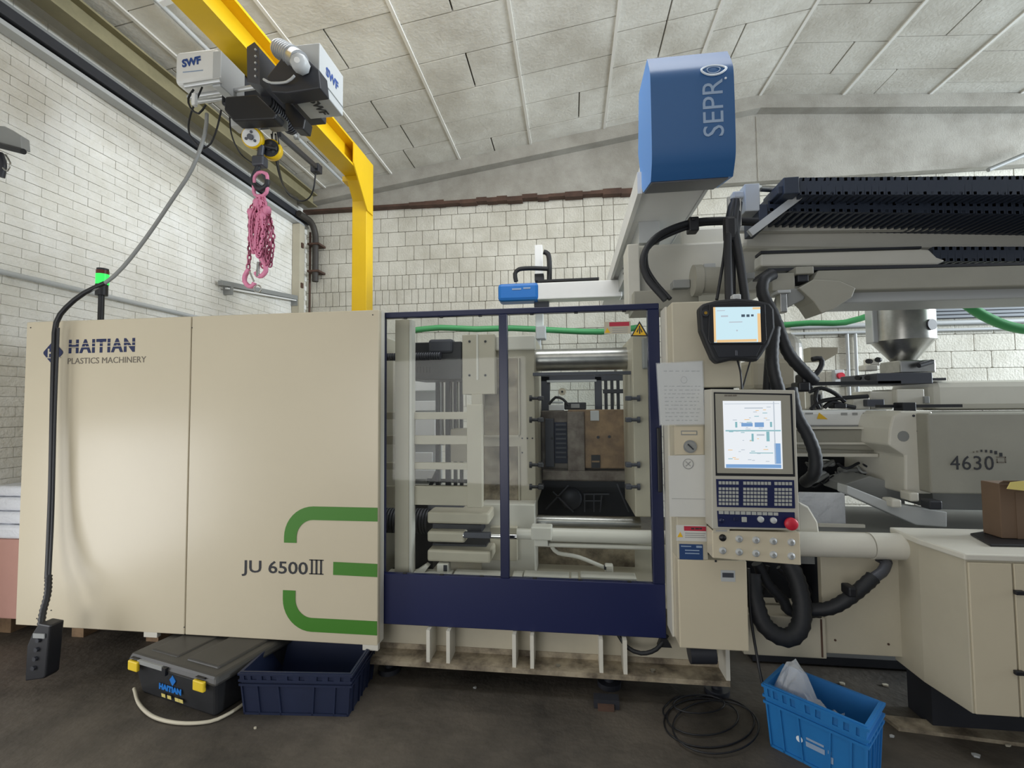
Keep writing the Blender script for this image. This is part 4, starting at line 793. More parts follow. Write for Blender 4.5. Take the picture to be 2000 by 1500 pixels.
MB().tube([P(1440, 703, Y=2.5), P(1446, 725, Y=2.52), P(1449, 760, Y=2.52)], .005, 'black', n=6).tube([P(1466, 703, Y=2.5), P(1458, 730, Y=2.53), P(1450, 760, Y=2.53)], .004, 'black', n=6).to('cable', T)

# ------------------------------------------------------------------ linear robot above
Rb = thing('linear_robot', 'linear demoulding robot with big blue lettered cover and long beams above the machine', 'robot', (.7, 3.4, cz1))
Yh = 2.6; hx0, hx1 = P(1272, 230, Y=Yh).x, P(1436, 230, Y=Yh).x
hz = lambda y: P(1350, y, Y=Yh).z
prof = [(Yh+.09, hz(108)+.07), (Yh+.03, hz(118)), (Yh+.005, hz(140)), (Yh, hz(175)), (Yh, hz(250)), (Yh+.006, hz(300)), (Yh+.03, hz(322)), (Yh+.06, hz(340)), (Yh+.33, P(1260, 376, Y=Yh+.33).z), (Yh+.38, hz(300)), (Yh+.5, hz(200)), (Yh+.42, hz(110)+.09)]
mb = MB(); n_ = len(prof)
ft = prof[:8]; fine = []
for i in range(len(ft)-1):
    p0, p1, p2, p3 = ft[max(i-1, 0)], ft[i], ft[i+1], ft[min(i+2, len(ft)-1)]
    for j in range(6): t_ = j/6; fine.append(tuple(.5*(2*p1[c]+(p2[c]-p0[c])*t_+(2*p0[c]-5*p1[c]+4*p2[c]-p3[c])*t_*t_+(3*p1[c]-p0[c]-3*p2[c]+p3[c])*t_**3) for c in (0, 1)))
fine.append(ft[-1]); prof = fine+prof[8:]; k_ = len(fine); n_ = len(prof)
mb.add([(x_, y_, z_) for y_, z_ in fine for x_ in (hx0, hx1)], [(2*i, 2*i+1, 2*i+3, 2*i+2) for i in range(k_-1)], 'blue_shaded', True)
mb.add([(hx0, y, z) for y, z in prof], [list(range(n_))], 'blue_lit'); mb.add([(hx1, y, z) for y, z in prof], [list(range(n_))], 'blue_lit')  # side faces take the lighter blue, light put into the colour
for a, b in zip(prof[k_-1:], prof[k_:]+[prof[0]]): mb.add([(hx0, a[0], a[1]), (hx1, a[0], a[1]), (hx1, b[0], b[1]), (hx0, b[0], b[1])], [(0, 1, 2, 3)], 'blue_lit')
hc = mb.to('blue_cover', Rb)
zr_ = P(1260, 376, Y=Yh+.33).z
MB().prism([(hx0+.006, Yh+.064, hz(340)), (hx0+.006, Yh+.33, zr_), (hx0+.006, Yh+.33, zr_-.008), (hx0+.006, Yh+.064, hz(340)-.008)], 'gun', (hx1-hx0-.03, 0, 0)).to('cover_underside', hc)
rot = Matrix.Rotation(-math.pi/2, 4, 'Y') @ Matrix.Rotation(math.pi/2, 4, 'X')
a, b = P(1414, 267, Y=Yh-.002), P(1414, 155, Y=Yh-.002)
text('lettering', 'SEPR', hc, (a.x, Yh-.002, a.z), .155, 'inkw', .0, rot=rot, width=b.z-a.z)
mb = MB(); q = P(1394, 135, Y=Yh-.002); r1 = .052
oval = [(q.x+.058*math.cos(a_)*(1+.12*abs(math.cos(a_))**6), Yh-.003+max(0, .02*math.sin(a_)), q.z+.034*math.sin(a_)) for a_ in [i*math.pi/12 for i in range(24)]]
mb.tube(oval, .006, 'inkww', n=5, close=True, step=.02); mb.tube([(q.x+.034*math.cos(a_), Yh-.001+max(0, .012*math.sin(a_)), q.z+.022*math.sin(a_)) for a_ in [i*math.pi/8 for i in range(16)]], .003, 'inkw', n=5, close=True, step=.02).to('eye_shaped_letter', hc)
MB().cyl((P(1417, 153, Y=Yh).x, Yh-.004, P(1417, 153, Y=Yh).z), (P(1417, 153, Y=Yh).x, Yh+.01, P(1417, 153, Y=Yh).z), .006, 'inkww', n=10).to('dot', hc)
# traverse beam going away from the camera
bxl, bxr, bzb = P(1252, 380, Z=3.05).x, P(1372, 376, Z=3.05).x, 3.05
MB().box(bxl, bxr, 2.98, 6.6, bzb, bzb+.2, 'white').to('traverse_beam', Rb)
MB().box(bxl-.03, bxl-.001, 2.98, 6.6, bzb-.02, bzb+.12, 'white').box(bxr+.001, bxr+.02, 2.98, 6.6, bzb-.01, bzb+.1, 'alu').to('guide_rail', Rb)
MB().box(bxl+.05, bxl+.2, 3.5, 5.4, bzb-.16, bzb-.001, 'lgrey').to('side_plate', Rb)
for k in range(8):
    for j in range(2): q = (bxl+.049, 3.9+k*.09, bzb-.05-j*.05); MB().cyl(q, (q[0]-.003, q[1], q[2]), .01, 'dark', n=8).to('plate_hole', Rb)
# blue capped kick arm
Ya = 5.0; ax0, ax1 = P(1045, 570, Y=Ya).x, P(1215, 570, Y=Ya).x
px_part('kick_arm', Rb, (1048, 549, 1215, 582, Ya, .18, 'white', .01))
px_part('blue_cap', Rb, (972, 552, 1052, 587, Ya-.02, .22, 'blue', .035), label='bright blue rounded end cap')
px_each('cap_text', Rb, (1000, 563, 1018, 566, Ya-.024, .003, 'inkw'), (1022, 561, 1036, 564, Ya-.024, .003, 'inkw'))
px_part('cable_track', Rb, (1050, 544, 1170, 548, Ya+.02, .1, 'black'))
px_part('vertical_mast', Rb, (1045, 478, 1060, 650, Ya+.2, .09, 'white', .005))
px_each('mast_carriage', Rb, (1043, 585, 1072, 600, Ya+.1, .12, 'gun', .01), (1044, 534, 1062, 548, Ya+.1, .12, 'dark', .006))
px_each('gripper', Rb, (1046, 636, 1066, 662, Ya+.1, .14, 'lgrey', .01), (1042, 656, 1056, 684, Ya+.12, .1, 'lgrey', .01))
MB().tube([P(1062, 492, Y=Ya+.1), P(1070, 496, Y=Ya+.1), P(1073, 512, Y=Ya+.1), P(1073, 548, Y=Ya+.1)], .028, 'rubber', n=8).tube([P(1008, 550, Y=Ya+.05), P(1006, 535, Y=Ya+.05), P(1014, 526, Y=Ya+.05), P(1040, 524, Y=Ya+.05), P(1070, 525, Y=Ya+.05)], .024, 'rubber', n=8).to('energy_chain_loop', Rb)
# base casting and fittings above the column
px_part('base_casting', Rb, (1242, 472, 1500, 575, 3.45, .5, 'lgreige', .02))
px_part('casting_top', Rb, (1330, 440, 1530, 482, 3.5, .4, 'lgreige', .02))
px_part('end_post', Rb, (1226, 476, 1250, 600, 3.3, .25, 'lgreige', .008))
px_part('foot_flange', Rb, (1238, 566, 1365, 604, 3.2, .3, 'greige', .006))
mb = MB(); a, b = P(1362, 548, Y=3.1), P(1440, 548, Y=3.1); mb.cyl(a, b, .085, 'greige', n=24).cyl(a+Vector((-.03, 0, 0)), a+Vector((.02, 0, 0)), .1, 'greige', n=24); mb.to('cylinder_cover', Rb)
px_each('stop_block', Rb, (1315, 546, 1348, 562, 3.15, .1, 'grey', .004), (1375, 514, 1398, 524, 3.1, .1, 'lgrey', .004))
px_each('connector_box', Rb, (1440, 532, 1475, 545, 3.05, .12, 'grey', .006), (1508, 533, 1553, 568, 3.0, .2, 'greige', .006), (1555, 520, 1590, 535, 2.98, .15, 'greige', .006), (1558, 535, 1580, 550, 3.0, .12, 'dark', .006))
px_each('clamp_stand', Rb, (1524, 568, 1538, 610, 2.95, .06, 'steel', .005), (1519, 566, 1545, 572, 2.93, .1, 'lgrey', .004))
px_poly('angled_bracket', Rb, [(1560, 562), (1590, 545), (1640, 548), (1672, 562), (1665, 580), (1628, 604), (1605, 612), (1590, 590)], 2.95, .2, 'greige', .006)
px_poly('angled_bracket', Rb, [(1530, 566), (1580, 560), (1570, 585), (1520, 610), (1522, 590)], 2.98, .1, 'grey', .006)
# long beams to the right
def longbar(name, pts, Y, dep, mt, bevel=0, par=None, **kw): return px_poly(name, par or Rb, pts, Y, dep, mt, bevel, **kw)
longbar('upper_beam', [(1450, 446), (2420, 434), (2420, 490), (1450, 482)], 3.35, .3, 'lgreige', .03)
longbar('beam_top_plate', [(1440, 440), (1700, 437), (2420, 436), (2420, 441), (1440, 452)], 3.28, .05, 'lgreige', .006)
longbar('chain_trough', [(1486, 496), (1800, 486), (1815, 487), (1830, 502), (1848, 508), (1830, 517), (1486, 520)], 3.2, .12, 'lgreige', .012)
longbar('trough_shadow_gap', [(1486, 490), (1800, 481), (1800, 485), (1486, 495)], 3.25, .1, 'dark')
longbar('lower_beam', [(1598, 528), (2420, 507), (2420, 548), (1575, 569)], 3.05, .3, 'greige', .008)
longbar('lower_beam_lip', [(1500, 524), (2420, 502), (2420, 507), (1500, 530)], 3.08, .25, 'dark')
longbar('lower_beam_base', [(1668, 566), (2420, 539), (2420, 570), (1640, 592)], 3.12, .3, 'lgrey', .012)
px_each('end_bracket', Rb, (1455, 358, 1485, 412, 3.0, .12, 'lgrey', .006), (1432, 372, 1456, 386, 3.02, .08, 'lgrey', .01))
MB().cyl(P(1484, 368, Y=3.05), P(1530, 370, Y=3.1), .02, 'steel').to('shaft', Rb)
MB().bar(P(1464, 456, Y=2.98), P(1560, 384, Y=2.98), .03, .045, 'lgrey').to('diagonal_strut', Rb)
# energy chains
EC = thing('energy_chain', 'long black energy chain in a tray above the robot beam at the right', 'cable chain', tuple(P(1750, 440, Y=3.1)))
px_each('end_clamp', EC, (1531, 345, 1562, 378, 2.88, .3, 'echain', .006), (1519, 362, 1535, 378, 2.9, .3, 'echain', .006))
def echain(par, xa, xb_, y0, y1, Y, dep, n, rod='link_bar', bowed=0):
    me = None
    for i in range(n):
        f0, f1 = i/n, (i+.985)/n; u, v = xa+(xb_-xa)*f0, xa+(xb_-xa)*f1
        mb = MB(); mb.prism([P(u, y0(u), Y=Y), P(v, y0(v)-.5, Y=Y), P(v+1, y1(v), Y=Y), P(u, y1(u), Y=Y)], 'echain', (0, .03, 0)); mb.prism([P(u, y0(u), Y=Y)+Vector((0, dep, 0)), P(v, y0(v), Y=Y)+Vector((0, dep, 0)), P(v, y1(v), Y=Y)+Vector((0, dep, 0)), P(u, y1(u), Y=Y)+Vector((0, dep, 0))], 'echain', (0, .03, 0))
        q = P((u+v)/2, y1((u+v)/2), Y=Y); q2 = P((u+v)/2, y0((u+v)/2), Y=Y); w = abs(P(v, 400, Y=Y).x-P(u, 400, Y=Y).x)*.45
        mb.box(q.x-w/2, q.x+w/2, Y, Y+dep+.03, q.z-.002, q.z+.018, 'echain').box(q.x-w/2, q.x+w/2, Y, Y+dep+.03, q2.z-.02, q2.z, 'echain').to('chain_link', par)
echain(EC, 1562, 2402, lambda x: 347-(x-1562)*.008, lambda x: 380, 2.9, .34, 60)
mb = MB(); [mb.tube([P(1570, 372, Y=2.98+k*.06), P(1800, 371, Y=2.98+k*.06), P(2400, 369, Y=2.98+k*.06)], .022, 'black', n=6, step=.3) for k in range(4)]; mb.to('carried_hoses', EC)
EC2 = thing('energy_chain', 'second black energy chain lying under the upper one above the beam', 'cable chain', tuple(P(1750, 445, Y=3.2)))
echain(EC2, 1500, 2400, lambda x: 392+(x-1500)*.01, lambda x: 412+(x-1500)*.012, 3.02, .3, 60)
px_part('chain_tray', EC2, (1482, 398, 1500, 440, 3.0, .25, 'echain', .005))
mb = MB(); [mb.tube([P(1500, 402, Y=3.06+k*.06), P(1780, 405, Y=3.06+k*.06), P(2400, 413, Y=3.06+k*.06)], .02, 'black', n=6, step=.3) for k in range(4)]; mb.to('carried_hoses', EC2)
EC3 = thing('energy_chain', 'lower black energy chain showing past the pointed end of the trough', 'cable chain', tuple(P(1920, 515, Y=3.3)))
echain(EC3, 1822, 2400, lambda x: 482, lambda x: 510, 3.24, .2, 40)
mb = MB(); [mb.tube([P(1815, 498, Y=3.28+k*.06), P(2400, 497, Y=3.28+k*.06)], .024, 'black', n=6, step=.3) for k in range(3)]; mb.to('carried_hoses', EC3)

# ------------------------------------------------------------------ hoses around the column
def hoseobj(label, pts, r_, mt='rubber', ripple=0, name='cable_hose', grp=None):
    o = MB().tube([P(*q[:2], Y=q[2]) for q in pts], r_, mt, n=12, step=.018 if ripple else .03, ripple=ripple).to(name); o['label'] = label; o['category'] = 'hose'
    if grp: o['group'] = grp
    return o
g_ = 'black hoses around the control column'
t = thing('hose_bundle', 'bundle of black hoses dropping behind the robot pendant from the beam end', 'hose', tuple(P(1430, 590, Y=2.75)))
t['group'] = g_
for pts, r_ in (([(1432, 392, 2.95), (1424, 430, 2.9), (1422, 500, 2.85), (1424, 600, 2.75)], .022), ([(1438, 392, 2.95), (1434, 440, 2.9), (1445, 510, 2.85), (1458, 600, 2.78)], .024), ([(1428, 392, 2.98), (1418, 450, 2.95), (1414, 500, 2.9), (1400, 585, 2.8)], .009), ([(1444, 396, 2.96), (1440, 440, 2.93), (1432, 500, 2.9), (1430, 600, 2.8)], .018)):
    MB().tube([P(*q[:2], Y=q[2]) for q in pts], r_, 'rubber', n=10).to('hose', t)
px_part('bundle_sleeve', t, (1416, 420, 1442, 470, 2.86, .06, 'black', .02))
px_part('steel_stay', t, (1443, 388, 1448, 440, 2.93, .02, 'steel'), (1422, 384, 1427, 430, 2.93, .02, 'steel'))
hoseobj('pair of black hoses arching left from the beam down to the column top', [(1480, 432, 3.0), (1400, 430, 3.0), (1340, 437, 2.98), (1283, 462, 2.95), (1257, 500, 2.92), (1262, 540, 2.9), (1300, 586, 2.86)], .02, grp=g_)
hoseobj('thinner black hose following just inside the left arch of hoses', [(1490, 438, 3.05), (1400, 436, 3.03), (1345, 444, 3.0), (1272, 478, 2.97), (1262, 515, 2.94), (1278, 548, 2.92), (1309, 584, 2.86)], .013, grp=g_)
o = MB(); bx(o, 1346, 422, 1366, 450, 2.95, .08, 'black', .008); bx(o, 1352, 424, 1358, 430, 2.94, .09, 'black', .004); o = o.to('hose_clamp'); o['label'] = 'small black clamp on the arching hoses'; o['category'] = 'clamp'
hoseobj('thick black hose passing close right of the robot pendant', [(1510, 536, 2.9), (1492, 548, 2.88), (1490, 575, 2.86), (1508, 610, 2.84), (1520, 640, 2.82), (1540, 690, 2.8), (1570, 725, 2.8), (1590, 745, 2.82)], .034, grp=g_, ripple=.08)
hoseobj('black hose running down from the pendant to behind the operator panel', [(1512, 640, 2.72), (1508, 690, 2.7), (1512, 730, 2.7), (1530, 790, 2.7)], .034, grp=g_, ripple=.08)
hoseobj('short black hose crossing behind the right lower corner of the pendant', [(1506, 670, 2.8), (1502, 720, 2.78), (1498, 790, 2.76)], .026, grp=g_)
hoseobj('thick black hose bulging right beside the lit operator screen', [(1545, 760, 2.75), (1556, 810, 2.7), (1578, 850, 2.68), (1592, 890, 2.68), (1590, 925, 2.7), (1572, 942, 2.8)], .034, grp=g_, ripple=.08)
hoseobj('small black hose loop above the cream injection cover', [(1575, 738, 2.85), (1594, 730, 2.85), (1605, 712, 2.85), (1602, 700, 2.85), (1586, 702, 2.85)], .014, grp=g_)
o = MB(); bx(o, 1568, 730, 1590, 760, 2.8, .1, 'black', .012); bx(o, 1560, 746, 1584, 765, 2.78, .1, 'black', .01); o = o.to('hose_coupling'); o['label'] = 'black coupling where hoses meet above the cream injection cover'; o['category'] = 'coupling'
hoseobj('thick corrugated black hose looping below the operator panel', [(1468, 1120, 2.78), (1474, 1170, 2.74), (1494, 1222, 2.7), (1535, 1246, 2.68), (1562, 1225, 2.7), (1566, 1180, 2.74), (1555, 1130, 2.78), (1535, 1090, 2.82)], .048, ripple=.1)
hoseobj('second corrugated black hose loop behind the thick one', [(1478, 1100, 2.84), (1500, 1140, 2.84), (1530, 1172, 2.84), (1540, 1192, 2.84), (1572, 1196, 2.84), (1600, 1196, 2.8)], .03, ripple=.1)
hoseobj('black hose sweeping up right across the cream panel to a pipe elbow', [(1575, 1192, 2.8), (1620, 1188, 2.76), (1655, 1170, 2.74), (1690, 1142, 2.74), (1705, 1128, 2.75)], .036, ripple=.1)
o = MB().tube([P(1700, 1132, Y=2.75), P(1722, 1118, Y=2.76), P(1730, 1104, Y=2.8), P(1732, 1098, Y=2.84)], .026, 'gun', n=12); bx(o, 1720, 1096, 1744, 1102, 2.8, .05, 'dark', .004); bx(o, 1658, 1148, 1676, 1168, 2.69, .08, 'black', .01); o = o.to('pipe_elbow'); o['label'] = 'grey metal pipe elbow on the cream panel'; o['category'] = 'pipe'
hoseobj('thin black cable hanging from the operator panel down to the floor coil', [(1462, 1110, 2.72), (1466, 1200, 2.7), (1480, 1290, 2.66), (1490, 1340, 2.6)], .007, 'black')

# ------------------------------------------------------------------ injection unit and cabinets on the right
U = thing('injection_unit', 'injection unit with long white barrel cover and numbered cream housing', 'injection unit', tuple(P(1750, 965, Y=3.7)))
a, b = P(1558, 822, Y=3.8), P(1745, 822, Y=3.8)
px_part('barrel_cover', U, (1556, 801, 1745, 846, 3.75, .5, 'white', .03))
px_poly('lower_cover', U, [(1556, 840), (1712, 836), (1738, 850), (1740, 872), (1730, 882), (1556, 876)], 3.7, .4, 'greige', .015)
px_each('cover_rim', U, (1556, 834, 1712, 838, 3.68, .05, 'creamw'), (1556, 864, 1702, 868, 3.68, .04, 'creamw'), (1556, 886, 1715, 892, 3.66, .05, 'creamw'))
px_part('under_cover', U, (1556, 868, 1715, 890, 3.72, .3, 'greige', .004))
px_part('label_row', U, (1566, 830, 1690, 833, 3.745, .004, 'pgrey'))
px_poly('warning_triangle', U, [(1596, 818), (1617, 819), (1600, 806)], 3.745, .004, 'syel')
px_each('cover_slots', U, (1643, 806, 1655, 811, 3.745, .004, 'pgrey'), (1665, 806, 1675, 811, 3.745, .004, 'pgrey'), (1686, 806, 1697, 811, 3.745, .004, 'pgrey'), (1573, 806, 1588, 809, 3.745, .004, 'pgrey'))
px_poly('bearing_block', U, [(1745, 812), (1760, 803), (1822, 803), (1822, 965), (1768, 965), (1768, 890), (1736, 870), (1738, 838)], 3.4, .7, 'creamw', .012)
for x, y, r_ in ((1764, 852, .035), (1794, 842, .012), (1796, 865, .012), (1784, 812, .008)): q = P(x, y, Y=3.4); MB().cyl(q, q+Vector((0, -.004, 0)), r_, 'gun' if r_ < .03 else 'grey', n=14).to('bolt', U)
hs = px_part('numbered_housing', U, (1815, 806, 2400, 968, 3.3, .9, 'greige', .01))
a, b = P(1856, 917, Y=3.298), P(1941, 917, Y=3.298); text('number_lettering', '4630', hs, (a.x, 3.297, a.z), .125, 'ink', 0, width=b.x-a.x, sp=1.08)
for k, (x_, y_) in enumerate(((1902, 883), (1909, 882), (1917, 880.5), (1926, 881), (1936, 882), (1945, 884), (1955, 888))):
    q = P(x_, y_, Y=3.297); s_ = .003+.0008*k; MB().box(q.x-s_, q.x+s_, 3.296, 3.298, q.z-s_*1.5, q.z+s_*1.5, 'ink' if k > 1 else 'inkg').to('arc_dot', hs)
px_each('loop_mark', hs, (1947, 892, 1965, 894, 3.296, .002, 'inkg'), (1963, 892, 1965, 904, 3.296, .002, 'inkg'), (1947, 902, 1965, 904, 3.296, .002, 'inkg'), (1947, 896, 1949, 904, 3.296, .002, 'inkg'))
px_part('housing_step', U, (1822, 965, 2400, 1000, 3.5, .6, 'grey', .004))
px_part('top_cover', U, (1822, 740, 2400, 800, 4.0, .5, 'creamw', .05))
px_each('top_rail', U, (1718, 790, 1880, 796, 3.7, .05, 'black'), (1763, 786, 1790, 803, 3.65, .1, 'black', .006))
px_each('feed_block', U, (1752, 760, 1806, 790, 3.9, .3, 'creamw', .006), (1700, 764, 1745, 800, 3.95, .25, 'creamw', .01), (1806, 774, 1816, 788, 3.88, .05, 'grey', .004))
px_each('valve_cluster', U, (1694, 780, 1728, 794, 3.85, .1, 'gun', .006), (1666, 776, 1700, 800, 3.9, .1, 'creamw', .01), (1580, 762, 1612, 800, 3.9, .2, 'creamw', .02), (1590, 770, 1606, 795, 3.85, .1, 'dark', .01), (1630, 788, 1655, 798, 3.8, .1, 'black', .01), (1700, 700, 1720, 714, 4.1, .1, 'creamw', .01), (1690, 712, 1716, 724, 4.1, .1, 'creamw', .01))
mb = MB()
for pts in ([(1580, 765), (1604, 758), (1630, 768), (1650, 785)], [(1584, 800), (1600, 785), (1640, 778), (1695, 774)], [(1596, 760), (1592, 780), (1600, 798)], [(1610, 796), (1625, 785), (1650, 792), (1670, 796)]): mb.tube([P(*q, Y=3.82) for q in pts], .016, 'black')
mb.to('valve_hoses', U, kind='stuff')
for x, y in ((1699, 706), (1717, 703), (1678, 738), (1697, 738)): q = P(x, y, Y=4.08); MB().cyl(q, q+Vector((-.03, -.03, 0)), .02, 'black', n=12).to('cap_screw', U)
px_each('slide_plate', U, (1713, 728, 1822, 750, 3.95, .5, 'gun', .006), (1822, 738, 1848, 743, 4.0, .05, 'dark'))
px_part('long_slide_bar', U, (1560, 745, 1760, 752, 3.95, .1, 'black'))
# dark machinery under the barrel
px_part('shadow_back', U, (1540, 892, 1770, 968, 4.1, .05, 'near_black'))
rr = random.Random(11); 
mb = MB()
for k in range(16):
    x0, y0 = rr.uniform(1568, 1720), rr.uniform(898, 940); mb.tube([P(x0, y0, Y=3.9), P(x0+rr.uniform(5, 22), y0+rr.uniform(6, 26), Y=3.8), P(x0+rr.uniform(26, 50), y0+rr.uniform(-4, 14), Y=3.85)], rr.uniform(.006, .016), rr.choice(('black', 'dark', 'lgrey', 'grey')), n=6)
mb.to('pipe_tangle', U, kind='stuff')
for x, y, w, h, m_ in ((1608, 900, 26, 12, 'alu'), (1650, 915, 38, 22, 'grey'), (1600, 920, 18, 14, 'lgrey'), (1690, 905, 16, 14, 'dark'), (1728, 880, 20, 16, 'lgrey'), (1742, 900, 16, 12, 'steel'), (1700, 925, 14, 12, 'gun')): px_part('valve_body', U, (x, y, x+w, y+h, 3.85, .12, m_, .02))
px_poly('carriage_plate', U, [(1652, 945), (1700, 930), (1768, 950), (1768, 990), (1740, 992), (1652, 962)], 3.6, .3, 'grey', .006)
px_poly('slide_rail', U, [(1655, 948), (1748, 985), (1850, 1000), (1850, 1030), (1790, 1026), (1655, 965)], 3.3, .12, 'lgrey', .006)
px_each('rail_block', U, (1742, 976, 1762, 992, 3.25, .1, 'creamw', .01), (1778, 962, 1796, 980, 3.3, .1, 'creamw', .01), (1815, 978, 1842, 996, 3.22, .08, 'dark', .01))
# bed table below the unit
Bd = thing('injection_bed', 'cream injection-side bed with rounded edge pipe cover and flat front panel', 'machine base', tuple(P(1700, 1280, Y=2.9)))
MB().box(P(1560, 1040, Y=2.9).x, P(1780, 1040, Y=2.9).x+1.6, 2.95, 4.2, .76, .84, 'grey').to('table_top', Bd)
px_each('film_on_table', Bd, (1562, 962, 1652, 1030, 3.5, .02, 'foil', .008), (1600, 1024, 1690, 1030, 3.3, .02, 'creamw'))
px_poly('gusset', Bd, [(1560, 980), (1580, 990), (1598, 1020), (1602, 1046), (1560, 1046)], 2.92, .2, 'creamw', .01)
a, b = P(1552, 1062, Y=2.85), P(1697, 1064, Y=2.85); c2 = P(1768, 1066, Y=2.85)
MB().cyl(a, (b.x, b.y, a.z), .067, 'creamw', n=32).to('edge_cover', Bd)
MB().cyl((b.x+.004, b.y, a.z), (c2.x-.02, b.y, a.z), .071, 'creamw', n=32).lathe([(.071, 0), (.066, .015), (.05, .028), (0, .032)], (c2.x-.02, b.y, a.z), 'creamw', n=32, axis=(1, 0, 0)).to('edge_cover', Bd)
px_part('front_panel', Bd, (1606, 1090, 1782, 1280, 2.88, .04, 'cream2', .004))
px_part('panel_band', Bd, (1600, 1044, 1782, 1092, 2.9, .05, 'cream2', .004))
px_each('inner_cavity', Bd, (1455, 1090, 1612, 1214, 3.1, .05, 'near_black'), (1602, 1090, 1607, 1210, 2.9, .2, 'near_black'))  # near-black sheets painting the shade inside the cavity
px_part('lower_box', Bd, (1452, 1204, 1614, 1283, 2.84, .3, 'cream2', .006), label='low cream box under the hose loop')
px_part('cover_seam', Bd, (1604, 1210, 1607, 1284, 2.835, .005, 'rust'))
px_part('under_plinth', Bd, (1470, 1284, 1800, 1300, 3.3, .4, 'dark'))
mb = MB()
for pts in ([(1480, 1110), (1500, 1130), (1520, 1175)], [(1500, 1105), (1490, 1150), (1475, 1190)], [(1520, 1108), (1560, 1150), (1595, 1185)], [(1555, 1110), (1575, 1140), (1600, 1180)]): mb.tube([P(*q, Y=3.0) for q in pts], .014, 'black')
mb.to('cavity_cables', Bd, kind='stuff')
for x, y in ((1631, 1250), (1735, 1258)): q = P(x, y, Y=2.88); MB().cyl(q, q+Vector((0, -.004, 0)), .006, 'rust', n=8).to('rust_spot', Bd)
# cabinet at the right edge
Cb = thing('control_cabinet', 'cream steel cabinet with black latches at the right edge of the frame', 'cabinet', (2.1, 2.7, 0))
zc1, zc0 = .985, .29
pA, pB, pC = P(1884, 1080, Z=zc1), P(1785, 1048, Z=zc1), P(2080, 1082, Z=zc1)
# footprint: left-back corner, left-front corner, right
f0 = Vector((pB.x, 2.72, 0)); f1 = Vector((pA.x, pA.y, 0)); f2 = Vector((pA.x+1.25, pA.y, 0)); f3 = Vector((pA.x+1.25, 2.94, 0)); f4 = Vector((pB.x, 2.94, 0))
cut = P(1905, 1080, Z=zc1)
def zq(p, z): return (p.x, p.y, z)
zb1 = .25
MB().prism([zq(v, zb1) for v in (f0, f1, f2, f3, f4)], 'cream2', (0, 0, zc1-.03-zb1)).to('body', Cb, bevel=.004)
MB().prism([(f0.x-.01, f0.y-.01, zc1-.03), (f1.x-.01, f1.y-.015, zc1-.03), (f2.x, f2.y-.015, zc1-.03), (f3.x, f3.y, zc1-.03), (f4.x, f4.y, zc1-.03)], 'creamw', (0, 0, .03)).to('top', Cb, bevel=.006)
xs_ = P(1979, 1200, Y=f1.y).x
MB().rbox(f1.x+.005, xs_-.004, f1.y-.012, f1.y-.0005, zb1+.005, zc1-.04, 'cream', .003, 1).to('door', Cb)
MB().rbox(xs_+.004, f2.x, f1.y-.012, f1.y-.0005, zb1+.005, zc1-.04, 'cream', .003, 1).to('door', Cb)
for y in (1156, 1312): q = P(1984, y, Y=f1.y-.012); MB().rbox(q.x-.012, q.x+.025, f1.y-.03, f1.y-.011, q.z-.01, q.z+.01, 'black', .004).to('latch', Cb)
MB().box(f0.x+.05, f3.x, 2.75, 2.93, 0, zb1, 'dark').to('plinth', Cb)
o = MB().prism([(P(x, y, Z=zc1).x, P(x, y, Z=zc1).y, zc1+.001) for x, y in ((1895, 1046), (1935, 1068), (2060, 1070), (2060, 1046), (1960, 1036))], 'black', (0, 0, .012)).to('black_mat', None, bevel=.003); o['label'] = 'black rubber mat on top of the right cabinet'; o['category'] = 'mat'
t = thing('cardboard_box', 'brown cardboard box with yellow tape standing on the cabinet at right', 'box', tuple(P(1975, 1045, Z=zc1)))
q = P(1957, 1052, Z=zc1+.013); x1_ = q.x+.4; h_ = .29
MB().rbox(q.x, x1_, q.y, q.y+.11, zc1+.014, zc1+h_, 'card', .004).to('carton', t)
MB().prism([(q.x, q.y, zc1+h_), (x1_, q.y, zc1+h_), (x1_+.02, q.y-.05, zc1+h_+.02), (q.x-.02, q.y-.05, zc1+h_+.02)], 'card', (0, 0, .004)).to('flap', t)
MB().box(q.x+.07, q.x+.13, q.y-.002, q.y-.0005, zc1+.014, zc1+h_-.04, 'card').to('corner_strip', t)
MB().prism([P(1975, 942, Y=q.y-.06), P(2015, 938, Y=q.y-.06), P(2015, 960, Y=q.y-.06), P(1968, 955, Y=q.y-.06)], 'tape', (0, .006, 0)).to('tape', t)

# hopper
Hp = thing('steel_hopper', 'shiny steel material hopper with conical bottom hanging under the robot beam', 'hopper', tuple(P(1762, 715, Y=4.25)))
q = P(1762, 660, Y=4.25); r_ = (P(1818, 650, Y=4.25).x-P(1706, 650, Y=4.25).x)/2; zt_, zm_, zb2 = P(1762, 540, Y=4.25).z, P(1762, 665, Y=4.25).z, P(1762, 706, Y=4.25).z
MB().cyl((q.x, 4.25, zm_), (q.x, 4.25, zt_), r_, 'steel', n=40).to('drum', Hp)
MB().cyl((q.x, 4.25, zb2), (q.x, 4.25, zm_), r_*.38, 'steel', r1=r_, n=40).to('cone', Hp)
MB().cyl((q.x, 4.25, zm_-.008), (q.x, 4.25, zm_+.008), r_*1.01, 'steel', n=40).cyl((q.x, 4.25, zt_-.2), (q.x, 4.25, zt_-.19), r_*1.01, 'steel', n=40).to('seam', Hp)
MB().rbox(q.x-r_-.035, q.x-r_+.01, 4.2, 4.3, zm_-.02, zt_, 'alu', .008).to('side_channel', Hp)
MB().rbox(q.x-.12, q.x+.14, 4.1, 4.36, P(1762, 730, Y=4.2).z, zb2, 'steel', .01).to('neck', Hp)
